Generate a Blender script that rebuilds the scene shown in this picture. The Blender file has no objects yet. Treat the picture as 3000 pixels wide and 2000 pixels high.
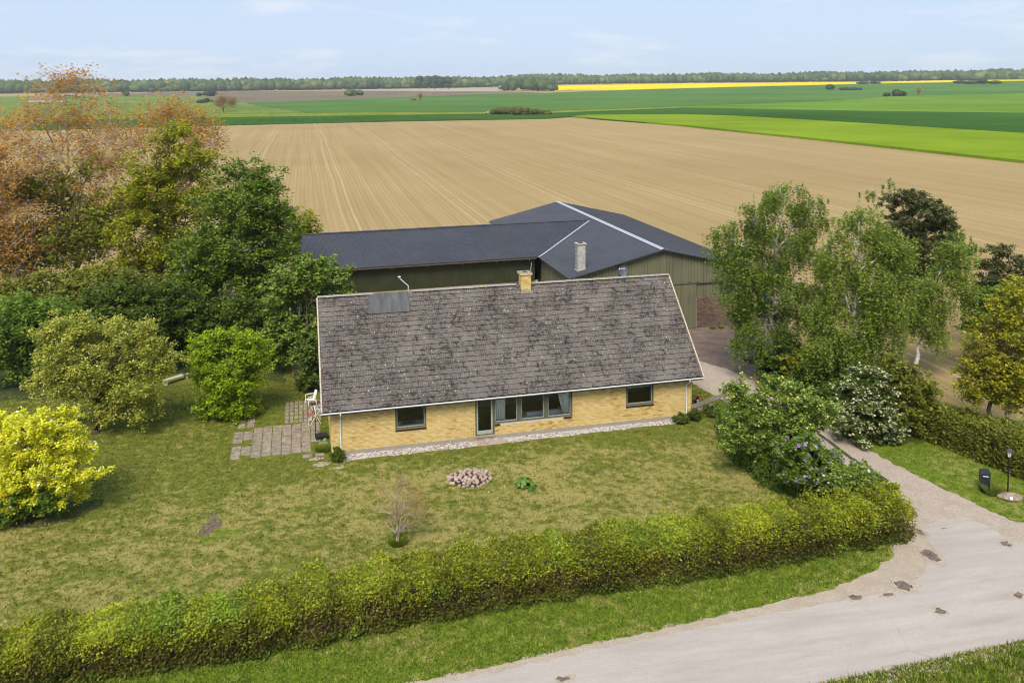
import bpy, bmesh, math, random
import numpy as np
from mathutils import Vector, Matrix, noise

# ------------------------------------------------------------------ camera, sky, sun, exposure
CAM = np.array([-1.1883, -44.9556, 19.3752]); YAW, PITCH, ROLL, FPX, CPY = 0.24046, 0.08379, -0.00815, 2547.46, 455.59   # upright view: the lens is shifted, not tilted
_cy, _sy, _cp, _sp = math.cos(YAW), math.sin(YAW), math.cos(PITCH), math.sin(PITCH)
FWD = np.array([_sy*_cp, _cy*_cp, -_sp]); _R0 = np.array([_cy, -_sy, 0.0]); _U0 = np.cross(_R0, FWD)
RGT = math.cos(ROLL)*_R0 + math.sin(ROLL)*_U0; UPV = -math.sin(ROLL)*_R0 + math.cos(ROLL)*_U0
FH = np.array([_sy, _cy, 0.0])

scene = bpy.context.scene
C = scene.collection
cam_data = bpy.data.cameras.new('camera'); cam = bpy.data.objects.new('camera', cam_data); C.objects.link(cam)
cam_data.sensor_width = 36.0; cam_data.lens = FPX/3000*36.0; cam_data.shift_y = -(1000-CPY)/3000; cam_data.clip_start = 0.2; cam_data.clip_end = 20000
m = Matrix((( RGT[0], UPV[0], -FWD[0], CAM[0]), (RGT[1], UPV[1], -FWD[1], CAM[1]), (RGT[2], UPV[2], -FWD[2], CAM[2]), (0, 0, 0, 1)))
cam.matrix_world = m
scene.camera = cam

SUN_EL, SUN_AZ = math.radians(50), math.radians(206)      # azimuth clockwise from +Y
world = bpy.data.worlds.new('World'); scene.world = world; world.use_nodes = True
wn = world.node_tree.nodes; wl = world.node_tree.links; wn.clear()
sky = wn.new('ShaderNodeTexSky'); sky.sky_type = 'NISHITA'; sky.sun_disc = False
sky.sun_elevation = SUN_EL; sky.sun_rotation = SUN_AZ; sky.altitude = 50; sky.air_density = 1.0; sky.dust_density = 1.2; sky.ozone_density = 1.5
bg = wn.new('ShaderNodeBackground'); bg.inputs['Strength'].default_value = 0.063
wo = wn.new('ShaderNodeOutputWorld')
tc = wn.new('ShaderNodeTexCoord'); mp = wn.new('ShaderNodeMapping'); mp.inputs['Scale'].default_value = (1.0, 1.0, 5.0)
nz = wn.new('ShaderNodeTexNoise'); nz.inputs['Scale'].default_value = 6.5; nz.inputs['Detail'].default_value = 7; nz.inputs['Roughness'].default_value = 0.62
nz2 = wn.new('ShaderNodeTexNoise'); nz2.inputs['Scale'].default_value = 1.6; nz2.inputs['Detail'].default_value = 3
rp = wn.new('ShaderNodeValToRGB'); rp.color_ramp.elements[0].position = 0.53; rp.color_ramp.elements[0].color = (0, 0, 0, 1)
rp.color_ramp.elements[1].position = 0.74; rp.color_ramp.elements[1].color = (0.75, 0.75, 0.75, 1)
veil = wn.new('ShaderNodeMath'); veil.operation = 'MULTIPLY_ADD'; veil.inputs[1].default_value = 0.30; veil.inputs[2].default_value = 0.70
mx0 = wn.new('ShaderNodeMix'); mx0.data_type = 'RGBA'; mx1 = wn.new('ShaderNodeMix'); mx1.data_type = 'RGBA'
mx0.inputs[7].default_value = (3.30, 4.05, 5.35, 1); mx1.inputs[7].default_value = (4.7, 5.0, 5.4, 1)
wl.new(tc.outputs['Generated'], mp.inputs['Vector']); wl.new(mp.outputs['Vector'], nz.inputs['Vector']); wl.new(mp.outputs['Vector'], nz2.inputs['Vector'])
wl.new(nz2.outputs['Fac'], veil.inputs[0]); wl.new(veil.outputs[0], mx0.inputs[0]); wl.new(sky.outputs['Color'], mx0.inputs[6])
wl.new(nz.outputs['Fac'], rp.inputs['Fac']); wl.new(rp.outputs['Color'], mx1.inputs[0]); wl.new(mx0.outputs[2], mx1.inputs[6])
wl.new(mx1.outputs[2], bg.inputs['Color']); wl.new(bg.outputs['Background'], wo.inputs['Surface'])

sun_data = bpy.data.lights.new('sun', 'SUN'); sun_data.energy = 1.5; sun_data.angle = math.radians(26); sun_data.color = (1.0, 0.91, 0.78)
sun = bpy.data.objects.new('sun', sun_data); C.objects.link(sun)
sdir = Vector((math.sin(SUN_AZ)*math.cos(SUN_EL), math.cos(SUN_AZ)*math.cos(SUN_EL), math.sin(SUN_EL)))
sun.rotation_euler = sdir.to_track_quat('Z', 'Y').to_euler(); sun.location = (0, -20, 60)

scene.render.engine = 'CYCLES'
scene.view_settings.view_transform = 'Standard'; scene.view_settings.look = 'None'
scene.view_settings.exposure = 1.52; scene.view_settings.gamma = 1.0; scene.view_settings.use_curve_mapping = False
scene.cycles.max_bounces = 7; scene.cycles.transparent_max_bounces = 12; scene.cycles.volume_bounces = 1
scene.cycles.filter_width = 1.05; scene.cycles.use_denoising = True; scene.cycles.denoising_prefilter = 'ACCURATE'; scene.cycles.denoising_input_passes = 'RGB_ALBEDO_NORMAL'

# ------------------------------------------------------------------ pixel (3000 x 2000 photo) to place
def ray(px, py):
    d = FWD + RGT*(px-1500)/FPX - UPV*(py-CPY)/FPX
    return d/np.linalg.norm(d)
def atz(px, py, z=0.0):
    d = ray(px, py); return CAM + d*(z-CAM[2])/d[2]
def aty(px, py, y):
    d = ray(px, py); return CAM + d*(y-CAM[1])/d[1]
AX = np.array([-40, -16, -3, 5, 12.2, 16.5, 21, 34, 48, 70.0]); AV = np.array([5.0, 5.0, 5.2, 6.3, 7.8, 10.5, 12.0, 12.8, 13.4, 13.4])*1.134
def zt(x, y):
    dx, dy = x-CAM[0], y-CAM[1]; d = math.hypot(dx, dy); b = math.degrees(math.atan2(dx, dy))
    t = min(max((d-770)/1310, 0), 1); t = t*t*(3-2*t)
    return float(np.interp(b, AX, AV))*t
def gp(px, py):
    """ground point under a pixel, over the gently rising far land"""
    d = ray(px, py); lo = 5.0; hi = 6000.0; t = lo; prev = lo
    while t < hi:
        p = CAM + d*t
        if p[2] < zt(p[0], p[1]):
            a, b = prev, t
            for _ in range(40):
                mid = (a+b)/2; q = CAM + d*mid
                if q[2] < zt(q[0], q[1]): b = mid
                else: a = mid
            q = CAM + d*b; return np.array([q[0], q[1], zt(q[0], q[1])])
        prev = t; t *= 1.02
    q = CAM + d*4500; return np.array([q[0], q[1], zt(q[0], q[1])])
def col(px, Y):
    """ground point (z = 0) at sketch depth Y that stands in image column px"""
    Y = 1.2189*Y-0.016; lo, hi = 262.0, 4000.0
    for _ in range(60):
        mid = (lo+hi)/2
        if atz(px, mid)[1] > Y: lo = mid
        else: hi = mid
    p = atz(px, (lo+hi)/2); return np.array([p[0], p[1], 0.0])
def site(x, y):
    """metres of the first site sketch to metres of the measured site"""
    return (1.0771*x+0.0647*y+0.1047, 1.2189*y-0.016)
def SITE(poly): return [site(q[0], q[1]) for q in poly]
def plane_hit(px, py, base, dd=0.0):
    """pixel on the upright plane through base that faces the viewer, dd metres further away"""
    d = ray(px, py); t = ((np.asarray(base)-CAM)@FH + dd)/(d@FH); return CAM + d*t, t

# ------------------------------------------------------------------ materials
MATS = {}
class NT:
    def __init__(s, name):
        s.m = bpy.data.materials.new(name); s.m.use_nodes = True; s.t = s.m.node_tree; s.t.nodes.clear()
        s.out = s.t.nodes.new('ShaderNodeOutputMaterial'); MATS[name] = s.m
        s._pos = None
    def n(s, kind, **kw):
        nd = s.t.nodes.new(kind)
        for k, v in kw.items():
            if k in nd.inputs: nd.inputs[k].default_value = v
            else: setattr(nd, k, v)
        return nd
    def l(s, a, b): s.t.links.new(a, b)
    def pos(s, sc=(1, 1, 1), rot=0.0):
        if s._pos is None: s._pos = s.n('ShaderNodeNewGeometry').outputs['Position']
        if sc == (1, 1, 1) and rot == 0.0: return s._pos
        mp = s.n('ShaderNodeMapping'); mp.inputs['Scale'].default_value = sc
        if rot:
            m0 = s.n('ShaderNodeMapping'); m0.inputs['Rotation'].default_value = (0, 0, rot); s.l(s._pos, m0.inputs['Vector']); s.l(m0.outputs[0], mp.inputs['Vector'])
        else: s.l(s._pos, mp.inputs['Vector'])
        return mp.outputs[0]
    def noise(s, scale, detail=4, rough=0.55, sc=(1, 1, 1), rot=0.0, dist=0.0):
        nd = s.n('ShaderNodeTexNoise', Scale=scale, Detail=detail, Roughness=rough, Distortion=dist); s.l(s.pos(sc, rot), nd.inputs['Vector']); return nd.outputs['Fac']
    def ramp(s, fac, stops, interp='LINEAR'):
        r = s.n('ShaderNodeValToRGB'); cr = r.color_ramp; cr.interpolation = interp
        while len(cr.elements) < len(stops): cr.elements.new(0.5)
        for e, (p, c) in zip(cr.elements, stops):
            e.position = p; e.color = (c[0], c[1], c[2], 1) if isinstance(c, (tuple, list)) else (c, c, c, 1)
        s.l(fac, r.inputs['Fac']); return r.outputs['Color']
    def mix(s, fac, a, b, mode='MIX'):
        x = s.n('ShaderNodeMix', data_type='RGBA', blend_type=mode)
        for sock, v in ((0, fac), (6, a), (7, b)):
            if isinstance(v, (int, float)): x.inputs[sock].default_value = v
            elif isinstance(v, tuple): x.inputs[sock].default_value = (*v, 1)
            else: s.l(v, x.inputs[sock])
        return x.outputs[2]
    def math(s, op, a, b=0.0, clamp=False):
        x = s.n('ShaderNodeMath', operation=op, use_clamp=clamp)
        for k, v in ((0, a), (1, b)):
            if isinstance(v, (int, float)): x.inputs[k].default_value = v
            else: s.l(v, x.inputs[k])
        return x.outputs[0]
    def bump(s, h, strength=0.4, dist=0.02):
        b = s.n('ShaderNodeBump', Strength=strength, Distance=dist); s.l(h, b.inputs['Height']); return b.outputs['Normal']
    def bsdf(s, color, rough=0.8, normal=None, spec=0.3, metal=0.0):
        b = s.n('ShaderNodeBsdfPrincipled'); b.inputs['Roughness'].default_value = rough if isinstance(rough, (int, float)) else 0.5
        if not isinstance(rough, (int, float)): s.l(rough, b.inputs['Roughness'])
        b.inputs['Specular IOR Level'].default_value = spec; b.inputs['Metallic'].default_value = metal
        if isinstance(color, tuple): b.inputs['Base Color'].default_value = (*color, 1)
        else: s.l(color, b.inputs['Base Color'])
        if normal is not None: s.l(normal, b.inputs['Normal'])
        s.l(b.outputs[0], s.out.inputs['Surface']); return b

def plain(name, c, rough=0.6, var=0.12, scale=6.0, spec=0.3, metal=0.0):
    t = NT(name); f = t.noise(scale, 5)
    lo = tuple(v*(1-var) for v in c); hi = tuple(min(1, v*(1+var)) for v in c)
    t.bsdf(t.ramp(f, [(0.3, lo), (0.7, hi)]), rough, t.bump(t.noise(scale*6, 3), 0.15, 0.01), spec, metal)
    return t.m

def leaf_mat(name, stops, trans=0.35, rough=0.55, gain=1.15):
    """leaf colours spread by a per-leaf number and slow patches, light passes through a little"""
    t = NT(name); a = t.n('ShaderNodeAttribute', attribute_name='v').outputs['Fac']
    patch = t.noise(0.7, 2)
    f = t.math('ADD', t.math('MULTIPLY', a, 0.72), t.math('MULTIPLY', patch, 0.28))
    k = 1.6*gain; stops = [(a_, (min(0.88, c_[0]*k), min(0.88, c_[1]*k), min(0.88, c_[2]*k*0.85))) for a_, c_ in stops]
    colr = t.ramp(f, stops)
    p = t.n('ShaderNodeBsdfPrincipled'); p.inputs['Roughness'].default_value = rough; p.inputs['Specular IOR Level'].default_value = 0.25
    t.l(colr, p.inputs['Base Color']); tr = t.n('ShaderNodeBsdfTranslucent'); t.l(colr, tr.inputs['Color'])
    ms = t.n('ShaderNodeMixShader'); ms.inputs[0].default_value = trans+0.12
    t.l(p.outputs[0], ms.inputs[1]); t.l(tr.outputs[0], ms.inputs[2]); t.l(ms.outputs[0], t.out.inputs['Surface'])
    return t.m

def build_materials():
    # --- soil field: drilled rows, tramlines, pale and dark drifts
    t = NT('soil_rows'); rot = math.radians(0.4)   # rows run straight away from the road
    p = t.pos((1, 1, 1), rot); sx = t.n('ShaderNodeSeparateXYZ'); t.l(p, sx.inputs[0])
    wob = t.math('MULTIPLY', t.math('SUBTRACT', t.noise(0.008, 2), 0.5), 2.5); xx = t.math('ADD', sx.outputs[0], wob)
    fine = t.math('SINE', t.math('MULTIPLY', xx, 2*math.pi/0.75))
    mid = t.noise(1.0, 3, 0.6, (0.75, 0.008, 1), rot)
    tram = t.math('ABSOLUTE', t.math('SUBTRACT', t.math('FRACT', t.math('DIVIDE', t.math('ADD', xx, 4.0), 18.0)), 0.5))
    tramf = t.math('MULTIPLY', t.math('LESS_THAN', t.math('ABSOLUTE', t.math('SUBTRACT', tram, 0.047)), 0.011), t.math('ADD', t.noise(0.5, 3), -0.1))
    base = t.ramp(t.noise(0.012, 5, 0.6), [(0.3, (0.325, 0.232, 0.105)), (0.5, (0.37, 0.268, 0.124)), (0.72, (0.41, 0.302, 0.145))])
    base = t.mix(t.ramp(mid, [(0.38, 0.0), (0.62, 1.0)]), base, t.mix(1.0, base, (0.86, 0.85, 0.80), 'MULTIPLY'))
    base = t.mix(t.math('MULTIPLY', t.ramp(fine, [(0.35, 0.0), (0.9, 1.0)]), t.ramp(t.noise(1.2, 3), [(0.35, 0.12), (0.65, 0.60)])), base, (0.27, 0.20, 0.066))
    base = t.mix(t.ramp(t.noise(9, 4, 0.7), [(0.45, 0.0), (0.75, 0.30)]), base, (0.25, 0.18, 0.08))
    base = t.mix(tramf, base, (0.50, 0.38, 0.22))
    t.bsdf(base, 0.95, t.bump(t.math('ADD', t.math('MULTIPLY', fine, 0.4), t.noise(6, 5, 0.7)), 0.6, 0.08), 0.1)
    # --- grass kinds
    def grass(name, straw, amt, g0, g1, g2):
        t = NT(name)
        n1 = t.noise(0.5, 6, 0.7, (1, 1.25, 1), 0.5, 0.8); n2 = t.noise(2.2, 5, 0.7); n3 = t.noise(26, 3, 0.7); n4 = t.noise(0.13, 3)
        g = t.ramp(t.math('ADD', t.math('MULTIPLY', n2, 0.6), t.math('MULTIPLY', n3, 0.4)), [(0.34, g0), (0.5, g1), (0.66, g2)])
        f = t.math('ADD', t.math('MULTIPLY', n1, 0.62), t.math('MULTIPLY', n4, 0.38))
        f = t.math('ADD', f, t.math('MULTIPLY', t.math('SUBTRACT', n2, 0.5), 0.75))
        f = t.math('ADD', f, t.math('MULTIPLY', t.math('SUBTRACT', n3, 0.5), 0.35))
        sy = t.n('ShaderNodeSeparateXYZ'); t.l(t.pos(), sy.inputs[0])
        near = t.n('ShaderNodeMapRange'); near.inputs[1].default_value = -3.9; near.inputs[2].default_value = -0.8; near.inputs[3].default_value = 0.0; near.inputs[4].default_value = 0.14; t.l(sy.outputs[1], near.inputs[0])
        f = t.math('SUBTRACT', f, near.outputs[0])
        band = t.math('SINE', t.math('ADD', t.math('MULTIPLY', t.math('ADD', sy.outputs[1], t.math('MULTIPLY', sy.outputs[0], 0.35)), 4.2), t.math('MULTIPLY', t.noise(0.09, 2), 9.0)))
        f = t.math('ADD', f, t.math('MULTIPLY', band, 0.018))
        s = t.ramp(f, [(0.50-amt, 0.0), (0.66-amt, 1.0)])
        st = t.ramp(n3, [(0.35, tuple(v*0.72 for v in straw)), (0.65, straw)])
        c = t.mix(t.math('MULTIPLY', s, 0.88), g, st)
        va = t.n('ShaderNodeAttribute', attribute_name='v').outputs['Fac']
        tone = t.ramp(va, [(0.0, 1.0), (0.02, 0.50), (0.5, 0.95), (1.0, 1.75)])
        c = t.mix(1.0, c, tone, 'MULTIPLY')
        t.bsdf(c, 0.9, t.bump(t.math('ADD', n3, t.math('MULTIPLY', n2, 0.8)), 0.8, 0.05), 0.15)
    grass('lawn_grass', (0.385, 0.330, 0.105), 0.066, (0.070, 0.096, 0.012), (0.142, 0.160, 0.022), (0.240, 0.240, 0.042))
    grass('verge_grass', (0.33, 0.30, 0.09), -0.015, (0.070, 0.112, 0.010), (0.130, 0.185, 0.014), (0.205, 0.26, 0.028))
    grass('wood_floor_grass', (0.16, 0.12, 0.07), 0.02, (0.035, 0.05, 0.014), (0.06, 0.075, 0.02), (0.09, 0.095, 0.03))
    # --- gravel, dirt, asphalt
    t = NT('drive_gravel'); n1 = t.noise(1.1, 5, 0.6); n2 = t.noise(16, 5, 0.8)
    c = t.ramp(n2, [(0.32, (0.23, 0.18, 0.145)), (0.5, (0.42, 0.345, 0.28)), (0.7, (0.62, 0.53, 0.44))])
    c = t.mix(t.ramp(n1, [(0.42, 0.0), (0.72, 0.45)]), c, (0.29, 0.235, 0.165))
    t.bsdf(c, 0.95, t.bump(n2, 0.8, 0.03), 0.1)
    t = NT('yard_gravel'); n1 = t.noise(0.8, 5, 0.6); n2 = t.noise(24, 4, 0.75)
    c = t.ramp(n2, [(0.3, (0.28, 0.20, 0.12)), (0.7, (0.44, 0.34, 0.21))])
    t.bsdf(t.mix(t.ramp(n1, [(0.4, 0.0), (0.7, 0.4)]), c, (0.24, 0.18, 0.10)), 0.95, t.bump(n2, 0.6, 0.03), 0.1)
    t = NT('packed_dirt'); n1 = t.noise(0.9, 5, 0.65); n2 = t.noise(14, 5, 0.75)
    c = t.ramp(t.math('ADD', t.math('MULTIPLY', n1, 0.5), t.math('MULTIPLY', n2, 0.5)), [(0.33, (0.105, 0.075, 0.058)), (0.5, (0.19, 0.14, 0.112)), (0.66, (0.29, 0.22, 0.175))])
    t.bsdf(c, 0.95, t.bump(n2, 0.9, 0.06), 0.1)
    t = NT('pale_asphalt'); n1 = t.noise(0.9, 4, 0.6, (0.25, 1.6, 1), 0.05); n2 = t.noise(60, 3, 0.7); n3 = t.noise(2.2, 6, 0.75)
    c = t.ramp(n1, [(0.34, (0.365, 0.322, 0.282)), (0.5, (0.42, 0.375, 0.33)), (0.66, (0.465, 0.418, 0.37))])
    c = t.mix(t.ramp(n2, [(0.35, 0.25), (0.6, 0.0)]), c, (0.30, 0.27, 0.25))
    c = t.mix(t.ramp(n3, [(0.52, 0.0), (0.72, 0.38)]), c, (0.36, 0.30, 0.25))
    c = t.mix(t.ramp(t.noise(13, 5, 0.8), [(0.36, 0.35), (0.5, 0.0)]), c, (0.29, 0.25, 0.215)); c = t.mix(t.ramp(t.noise(15, 4, 0.8), [(0.58, 0.0), (0.70, 0.4)]), c, (0.56, 0.515, 0.46))
    c = t.mix(t.ramp(t.noise(0.55, 5, 0.7, (0.12, 1.0, 1), 0.02), [(0.46, 0.0), (0.62, 0.35)]), c, (0.345, 0.305, 0.27))
    vo = t.n('ShaderNodeTexVoronoi', feature='DISTANCE_TO_EDGE', Scale=0.22); t.l(t.mix(0.35, t.pos(), t.n('ShaderNodeTexNoise', Scale=0.8).outputs['Color']), vo.inputs['Vector'])
    crack = t.math('MULTIPLY', t.math('LESS_THAN', vo.outputs['Distance'], 0.0018), t.ramp(t.noise(0.5, 3), [(0.56, 0.0), (0.66, 0.4)]))
    c = t.mix(crack, c, (0.17, 0.14, 0.12))
    t.bsdf(c, 0.9, t.bump(n2, 0.25, 0.01), 0.2)
    plain('patch_asphalt', (0.155, 0.118, 0.092), 0.95, 0.45, 4)
    t = NT('shoulder_sand'); n2 = t.noise(22, 4, 0.75)
    t.bsdf(t.mix(t.ramp(t.noise(1.5, 4), [(0.4, 0.0), (0.65, 0.5)]), t.ramp(n2, [(0.35, (0.28, 0.225, 0.165)), (0.65, (0.56, 0.475, 0.375))]), (0.33, 0.26, 0.19)), 0.95, t.bump(n2, 0.8, 0.03), 0.1)
    # --- far crops
    def crop(name, a, b, sc=0.02, rot=0.0, streak=0.5):
        t = NT(name); n1 = t.noise(sc, 5, 0.6); n2 = t.noise(0.35, 4, 0.7, (1.0, 0.03, 1.0), rot); n3 = t.noise(1.6, 4, 0.7)
        f = t.math('ADD', t.math('MULTIPLY', n1, 1-streak), t.math('MULTIPLY', t.math('ADD', t.math('MULTIPLY', n2, 0.6), t.math('MULTIPLY', n3, 0.4)), streak))
        t.bsdf(t.ramp(f, [(0.38, tuple(v*0.86 for v in a)), (0.62, tuple(v*1.08 for v in b))]), 1.0, t.bump(n3, 0.5, 0.2), 0.0)
    crop('crop_dark', (0.030, 0.085, 0.014), (0.055, 0.125, 0.022), 0.01)
    crop('crop_lime', (0.145, 0.225, 0.012), (0.205, 0.29, 0.020), 0.02, math.radians(-60))
    crop('crop_mid', (0.10, 0.195, 0.022), (0.15, 0.255, 0.032), 0.01, math.radians(-60))
    crop('crop_blue', (0.070, 0.148, 0.032), (0.100, 0.190, 0.044), 0.006, math.radians(-80))
    crop('crop_meadow', (0.115, 0.175, 0.035), (0.165, 0.225, 0.055), 0.008)
    crop('crop_rape', (0.66, 0.50, 0.002), (0.82, 0.62, 0.004), 0.01)
    crop('grass_track', (0.13, 0.19, 0.018), (0.21, 0.25, 0.04), 0.05)
    crop('soil_grey', (0.150, 0.125, 0.082), (0.195, 0.165, 0.110), 0.01)
    crop('soil_pale', (0.34, 0.29, 0.21), (0.42, 0.36, 0.265), 0.01)
    # --- house
    def brick(name, cols, sz, mortar=None):
        t = NT(name); sp = t.n('ShaderNodeSeparateXYZ'); t.l(t.pos(), sp.inputs[0])
        zc = t.math('FLOOR', t.math('DIVIDE', t.math('SUBTRACT', sp.outputs[2], 0.22), sz[1]))
        xs = t.math('ADD', t.math('ADD', sp.outputs[0], sp.outputs[1]), t.math('MULTIPLY', t.math('MODULO', zc, 2.0), sz[0]/2))
        xc = t.math('FLOOR', t.math('DIVIDE', xs, sz[0]))
        cb = t.n('ShaderNodeCombineXYZ'); t.l(xc, cb.inputs[0]); t.l(zc, cb.inputs[1])
        w = t.n('ShaderNodeTexWhiteNoise'); t.l(cb.outputs[0], w.inputs['Vector'])
        f = t.math('ADD', t.math('MULTIPLY', w.outputs['Value'], 0.62), t.math('MULTIPLY', t.ramp(t.noise(0.6, 4), [(0.25, 0.0), (0.75, 1.0)]), 0.38))
        c = t.ramp(f, cols); c = t.mix(t.ramp(t.noise(45, 3, 0.7), [(0.35, 0.3), (0.6, 0.0)]), c, tuple(v*0.6 for v in cols[1][1]))
        t.bsdf(c, 0.9, t.bump(t.noise(90, 3, 0.7), 0.35, 0.006), 0.15)
    brick('yellow_brick', [(0.12, (0.36, 0.245, 0.065)), (0.22, (0.58, 0.405, 0.145)), (0.5, (0.69, 0.50, 0.20)), (0.80, (0.75, 0.58, 0.27))], (0.24, 0.0667))
    brick('red_brick', [(0.1, (0.095, 0.062, 0.048)), (0.4, (0.145, 0.095, 0.072)), (0.7, (0.19, 0.135, 0.108)), (0.9, (0.25, 0.20, 0.17))], (0.24, 0.0667))
    plain('mortar', (0.22, 0.165, 0.07), 0.95, 0.2, 20); plain('grey_mortar', (0.24, 0.20, 0.165), 0.95, 0.2, 20)
    t = NT('plinth_concrete'); n1 = t.noise(1.6, 5, 0.65)
    t.bsdf(t.mix(t.ramp(n1, [(0.56, 0.0), (0.72, 0.55)]), t.ramp(t.noise(9, 5, 0.7), [(0.3, (0.26, 0.235, 0.20)), (0.7, (0.37, 0.335, 0.29))]), (0.34, 0.27, 0.10)), 0.95, t.bump(t.noise(30, 4), 0.3, 0.01), 0.15)
    t = NT('old_roof_tile')
    n1 = t.noise(0.45, 4, 0.6); n2 = t.noise(11, 3, 0.7); n4 = t.noise(1.3, 4, 0.6); nf = t.noise(26, 2, 0.6)
    c = t.ramp(n2, [(0.34, (0.042, 0.035, 0.030)), (0.46, (0.086, 0.073, 0.065)), (0.56, (0.132, 0.115, 0.103)), (0.68, (0.21, 0.188, 0.168))])
    c = t.mix(t.ramp(nf, [(0.56, 0.0), (0.66, 0.65)]), c, (0.34, 0.315, 0.28))
    c = t.mix(t.ramp(n1, [(0.40, 0.0), (0.60, 0.55)]), c, (0.20, 0.178, 0.16))
    mo = t.math('MULTIPLY', t.ramp(t.noise(5.5, 5, 0.8), [(0.50, 0.0), (0.56, 1.0)]), t.ramp(n4, [(0.45, 0.0), (0.56, 1.0)]))
    c = t.mix(t.math('MULTIPLY', mo, 0.9), c, (0.028, 0.022, 0.018))
    v = t.n('ShaderNodeTexVoronoi', feature='F1', Scale=7.0); t.l(t.pos(), v.inputs['Vector'])
    wv = t.n('ShaderNodeSeparateColor'); t.l(v.outputs['Color'], wv.inputs[0])
    li = t.math('MULTIPLY', t.math('LESS_THAN', t.math('ADD', v.outputs['Distance'], t.math('MULTIPLY', n2, 0.20)), 0.36), t.math('GREATER_THAN', wv.outputs[0], t.ramp(t.noise(0.9, 3), [(0.40, 1.0), (0.68, 0.80)])))
    c = t.mix(t.math('MULTIPLY', li, 0.75), c, (0.47, 0.45, 0.40))
    li2 = t.math('MULTIPLY', t.math('LESS_THAN', v.outputs['Distance'], 0.22), t.math('LESS_THAN', wv.outputs[1], 0.05))
    c = t.mix(t.math('MULTIPLY', li2, 0.7), c, (0.36, 0.24, 0.09))
    t.bsdf(c, 0.95, t.bump(n2, 0.5, 0.02), 0.1)
    t = NT('ridge_tile'); n2 = t.noise(12, 4, 0.75)
    t.bsdf(t.mix(t.ramp(t.noise(2.2, 3), [(0.6, 0.0), (0.68, 0.8)]), t.ramp(n2, [(0.3, (0.17, 0.155, 0.14)), (0.7, (0.40, 0.38, 0.34))]), (0.42, 0.27, 0.08)), 0.95, t.bump(n2, 0.5, 0.02), 0.1)
    plain('joint_dark', (0.020, 0.017, 0.014), 0.95, 0.4, 9)
    plain('white_metal', (0.66, 0.67, 0.68), 0.45, 0.06, 3, 0.4); plain('grey_metal', (0.42, 0.44, 0.46), 0.45, 0.1, 5, 0.5)
    t = NT('roof_plate'); n1 = t.noise(3.0, 4, 0.6, (1.5, 0.3, 0.3)); t.bsdf(t.ramp(n1, [(0.35, (0.070, 0.073, 0.076)), (0.65, (0.110, 0.113, 0.117))]), 0.8, t.bump(t.noise(50, 2), 0.2, 0.01), 0.2)
    plain('olive_wood', (0.105, 0.108, 0.066), 0.7, 0.3, 9); plain('pale_green_paint', (0.34, 0.37, 0.33), 0.6, 0.2, 9)
    plain('weathered_sill', (0.50, 0.47, 0.43), 0.85, 0.15, 8); plain('black_brick', (0.030, 0.026, 0.030), 0.5, 0.3, 10)
    plain('verge_wood', (0.44, 0.38, 0.28), 0.85, 0.25, 7); plain('dark_wood', (0.10, 0.075, 0.055), 0.9, 0.25, 7)
    plain('inner_wall', (0.35, 0.31, 0.25), 0.9, 0.05); plain('inner_floor', (0.20, 0.13, 0.075), 0.6, 0.1); plain('sofa_cloth', (0.74, 0.75, 0.70), 0.9, 0.05)
    plain('steel', (0.55, 0.56, 0.57), 0.3, 0.05, 5, 0.5, 0.9); plain('counter_white', (0.65, 0.66, 0.66), 0.5, 0.05)
    plain('curtain_cloth', (0.78, 0.77, 0.74), 0.9, 0.06); plain('blind_grey', (0.40, 0.46, 0.50), 0.7, 0.05)
    t = NT('glass'); fr = t.n('ShaderNodeFresnel', IOR=1.45); g = t.n('ShaderNodeBsdfGlossy'); g.inputs['Roughness'].default_value = 0.02
    tr = t.n('ShaderNodeBsdfTransparent'); tr.inputs['Color'].default_value = (0.95, 0.97, 0.96, 1); ms = t.n('ShaderNodeMixShader')
    t.l(fr.outputs[0], ms.inputs[0]); t.l(tr.outputs[0], ms.inputs[1]); t.l(g.outputs[0], ms.inputs[2]); t.l(ms.outputs[0], t.out.inputs['Surface'])
    # --- barn
    t = NT('barn_roof_metal'); n1 = t.noise(0.35, 4, 0.6); n2 = t.noise(1.6, 4, 0.7)
    rust = t.ramp(t.noise(0.8, 4, 0.75), [(0.74, 0.0), (0.78, 0.8)])
    sp = t.n('ShaderNodeSeparateXYZ'); t.l(t.pos(), sp.inputs[0]); west = t.math('LESS_THAN', sp.outputs[0], 3.0)
    c = t.ramp(t.math('ADD', t.math('MULTIPLY', n1, 0.6), t.math('MULTIPLY', n2, 0.4)), [(0.35, (0.038, 0.040, 0.049)), (0.65, (0.056, 0.058, 0.070))])
    t.bsdf(t.mix(t.math('MULTIPLY', rust, west), c, (0.24, 0.085, 0.03)), 0.55, None, 0.4)
    plain('flashing', (0.36, 0.38, 0.42), 0.45, 0.08, 3, 0.5)
    t = NT('olive_board'); f = t.math('ADD', t.math('MULTIPLY', t.noise(1.2, 4, 0.6, (3.0, 3.0, 0.12)), 0.6), t.math('MULTIPLY', t.noise(0.5, 3), 0.4))
    t.bsdf(t.ramp(f, [(0.32, (0.105, 0.105, 0.062)), (0.68, (0.185, 0.180, 0.110))]), 0.75, t.bump(t.noise(8, 4, 0.6, (3, 3, 0.2)), 0.2, 0.01), 0.2)
    t = NT('dark_green_sheet'); t.bsdf(t.ramp(t.noise(0.8, 4), [(0.3, (0.026, 0.031, 0.013)), (0.7, (0.040, 0.046, 0.020))]), 0.6, None, 0.3)
    plain('board_gap', (0.035, 0.035, 0.025), 0.9, 0.1); plain('tan_render', (0.42, 0.32, 0.19), 0.95, 0.2, 2.5)
    plain('chimney_concrete', (0.40, 0.38, 0.35), 0.9, 0.22, 4); plain('rusty_iron', (0.09, 0.06, 0.045), 0.8, 0.3, 8)
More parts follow.
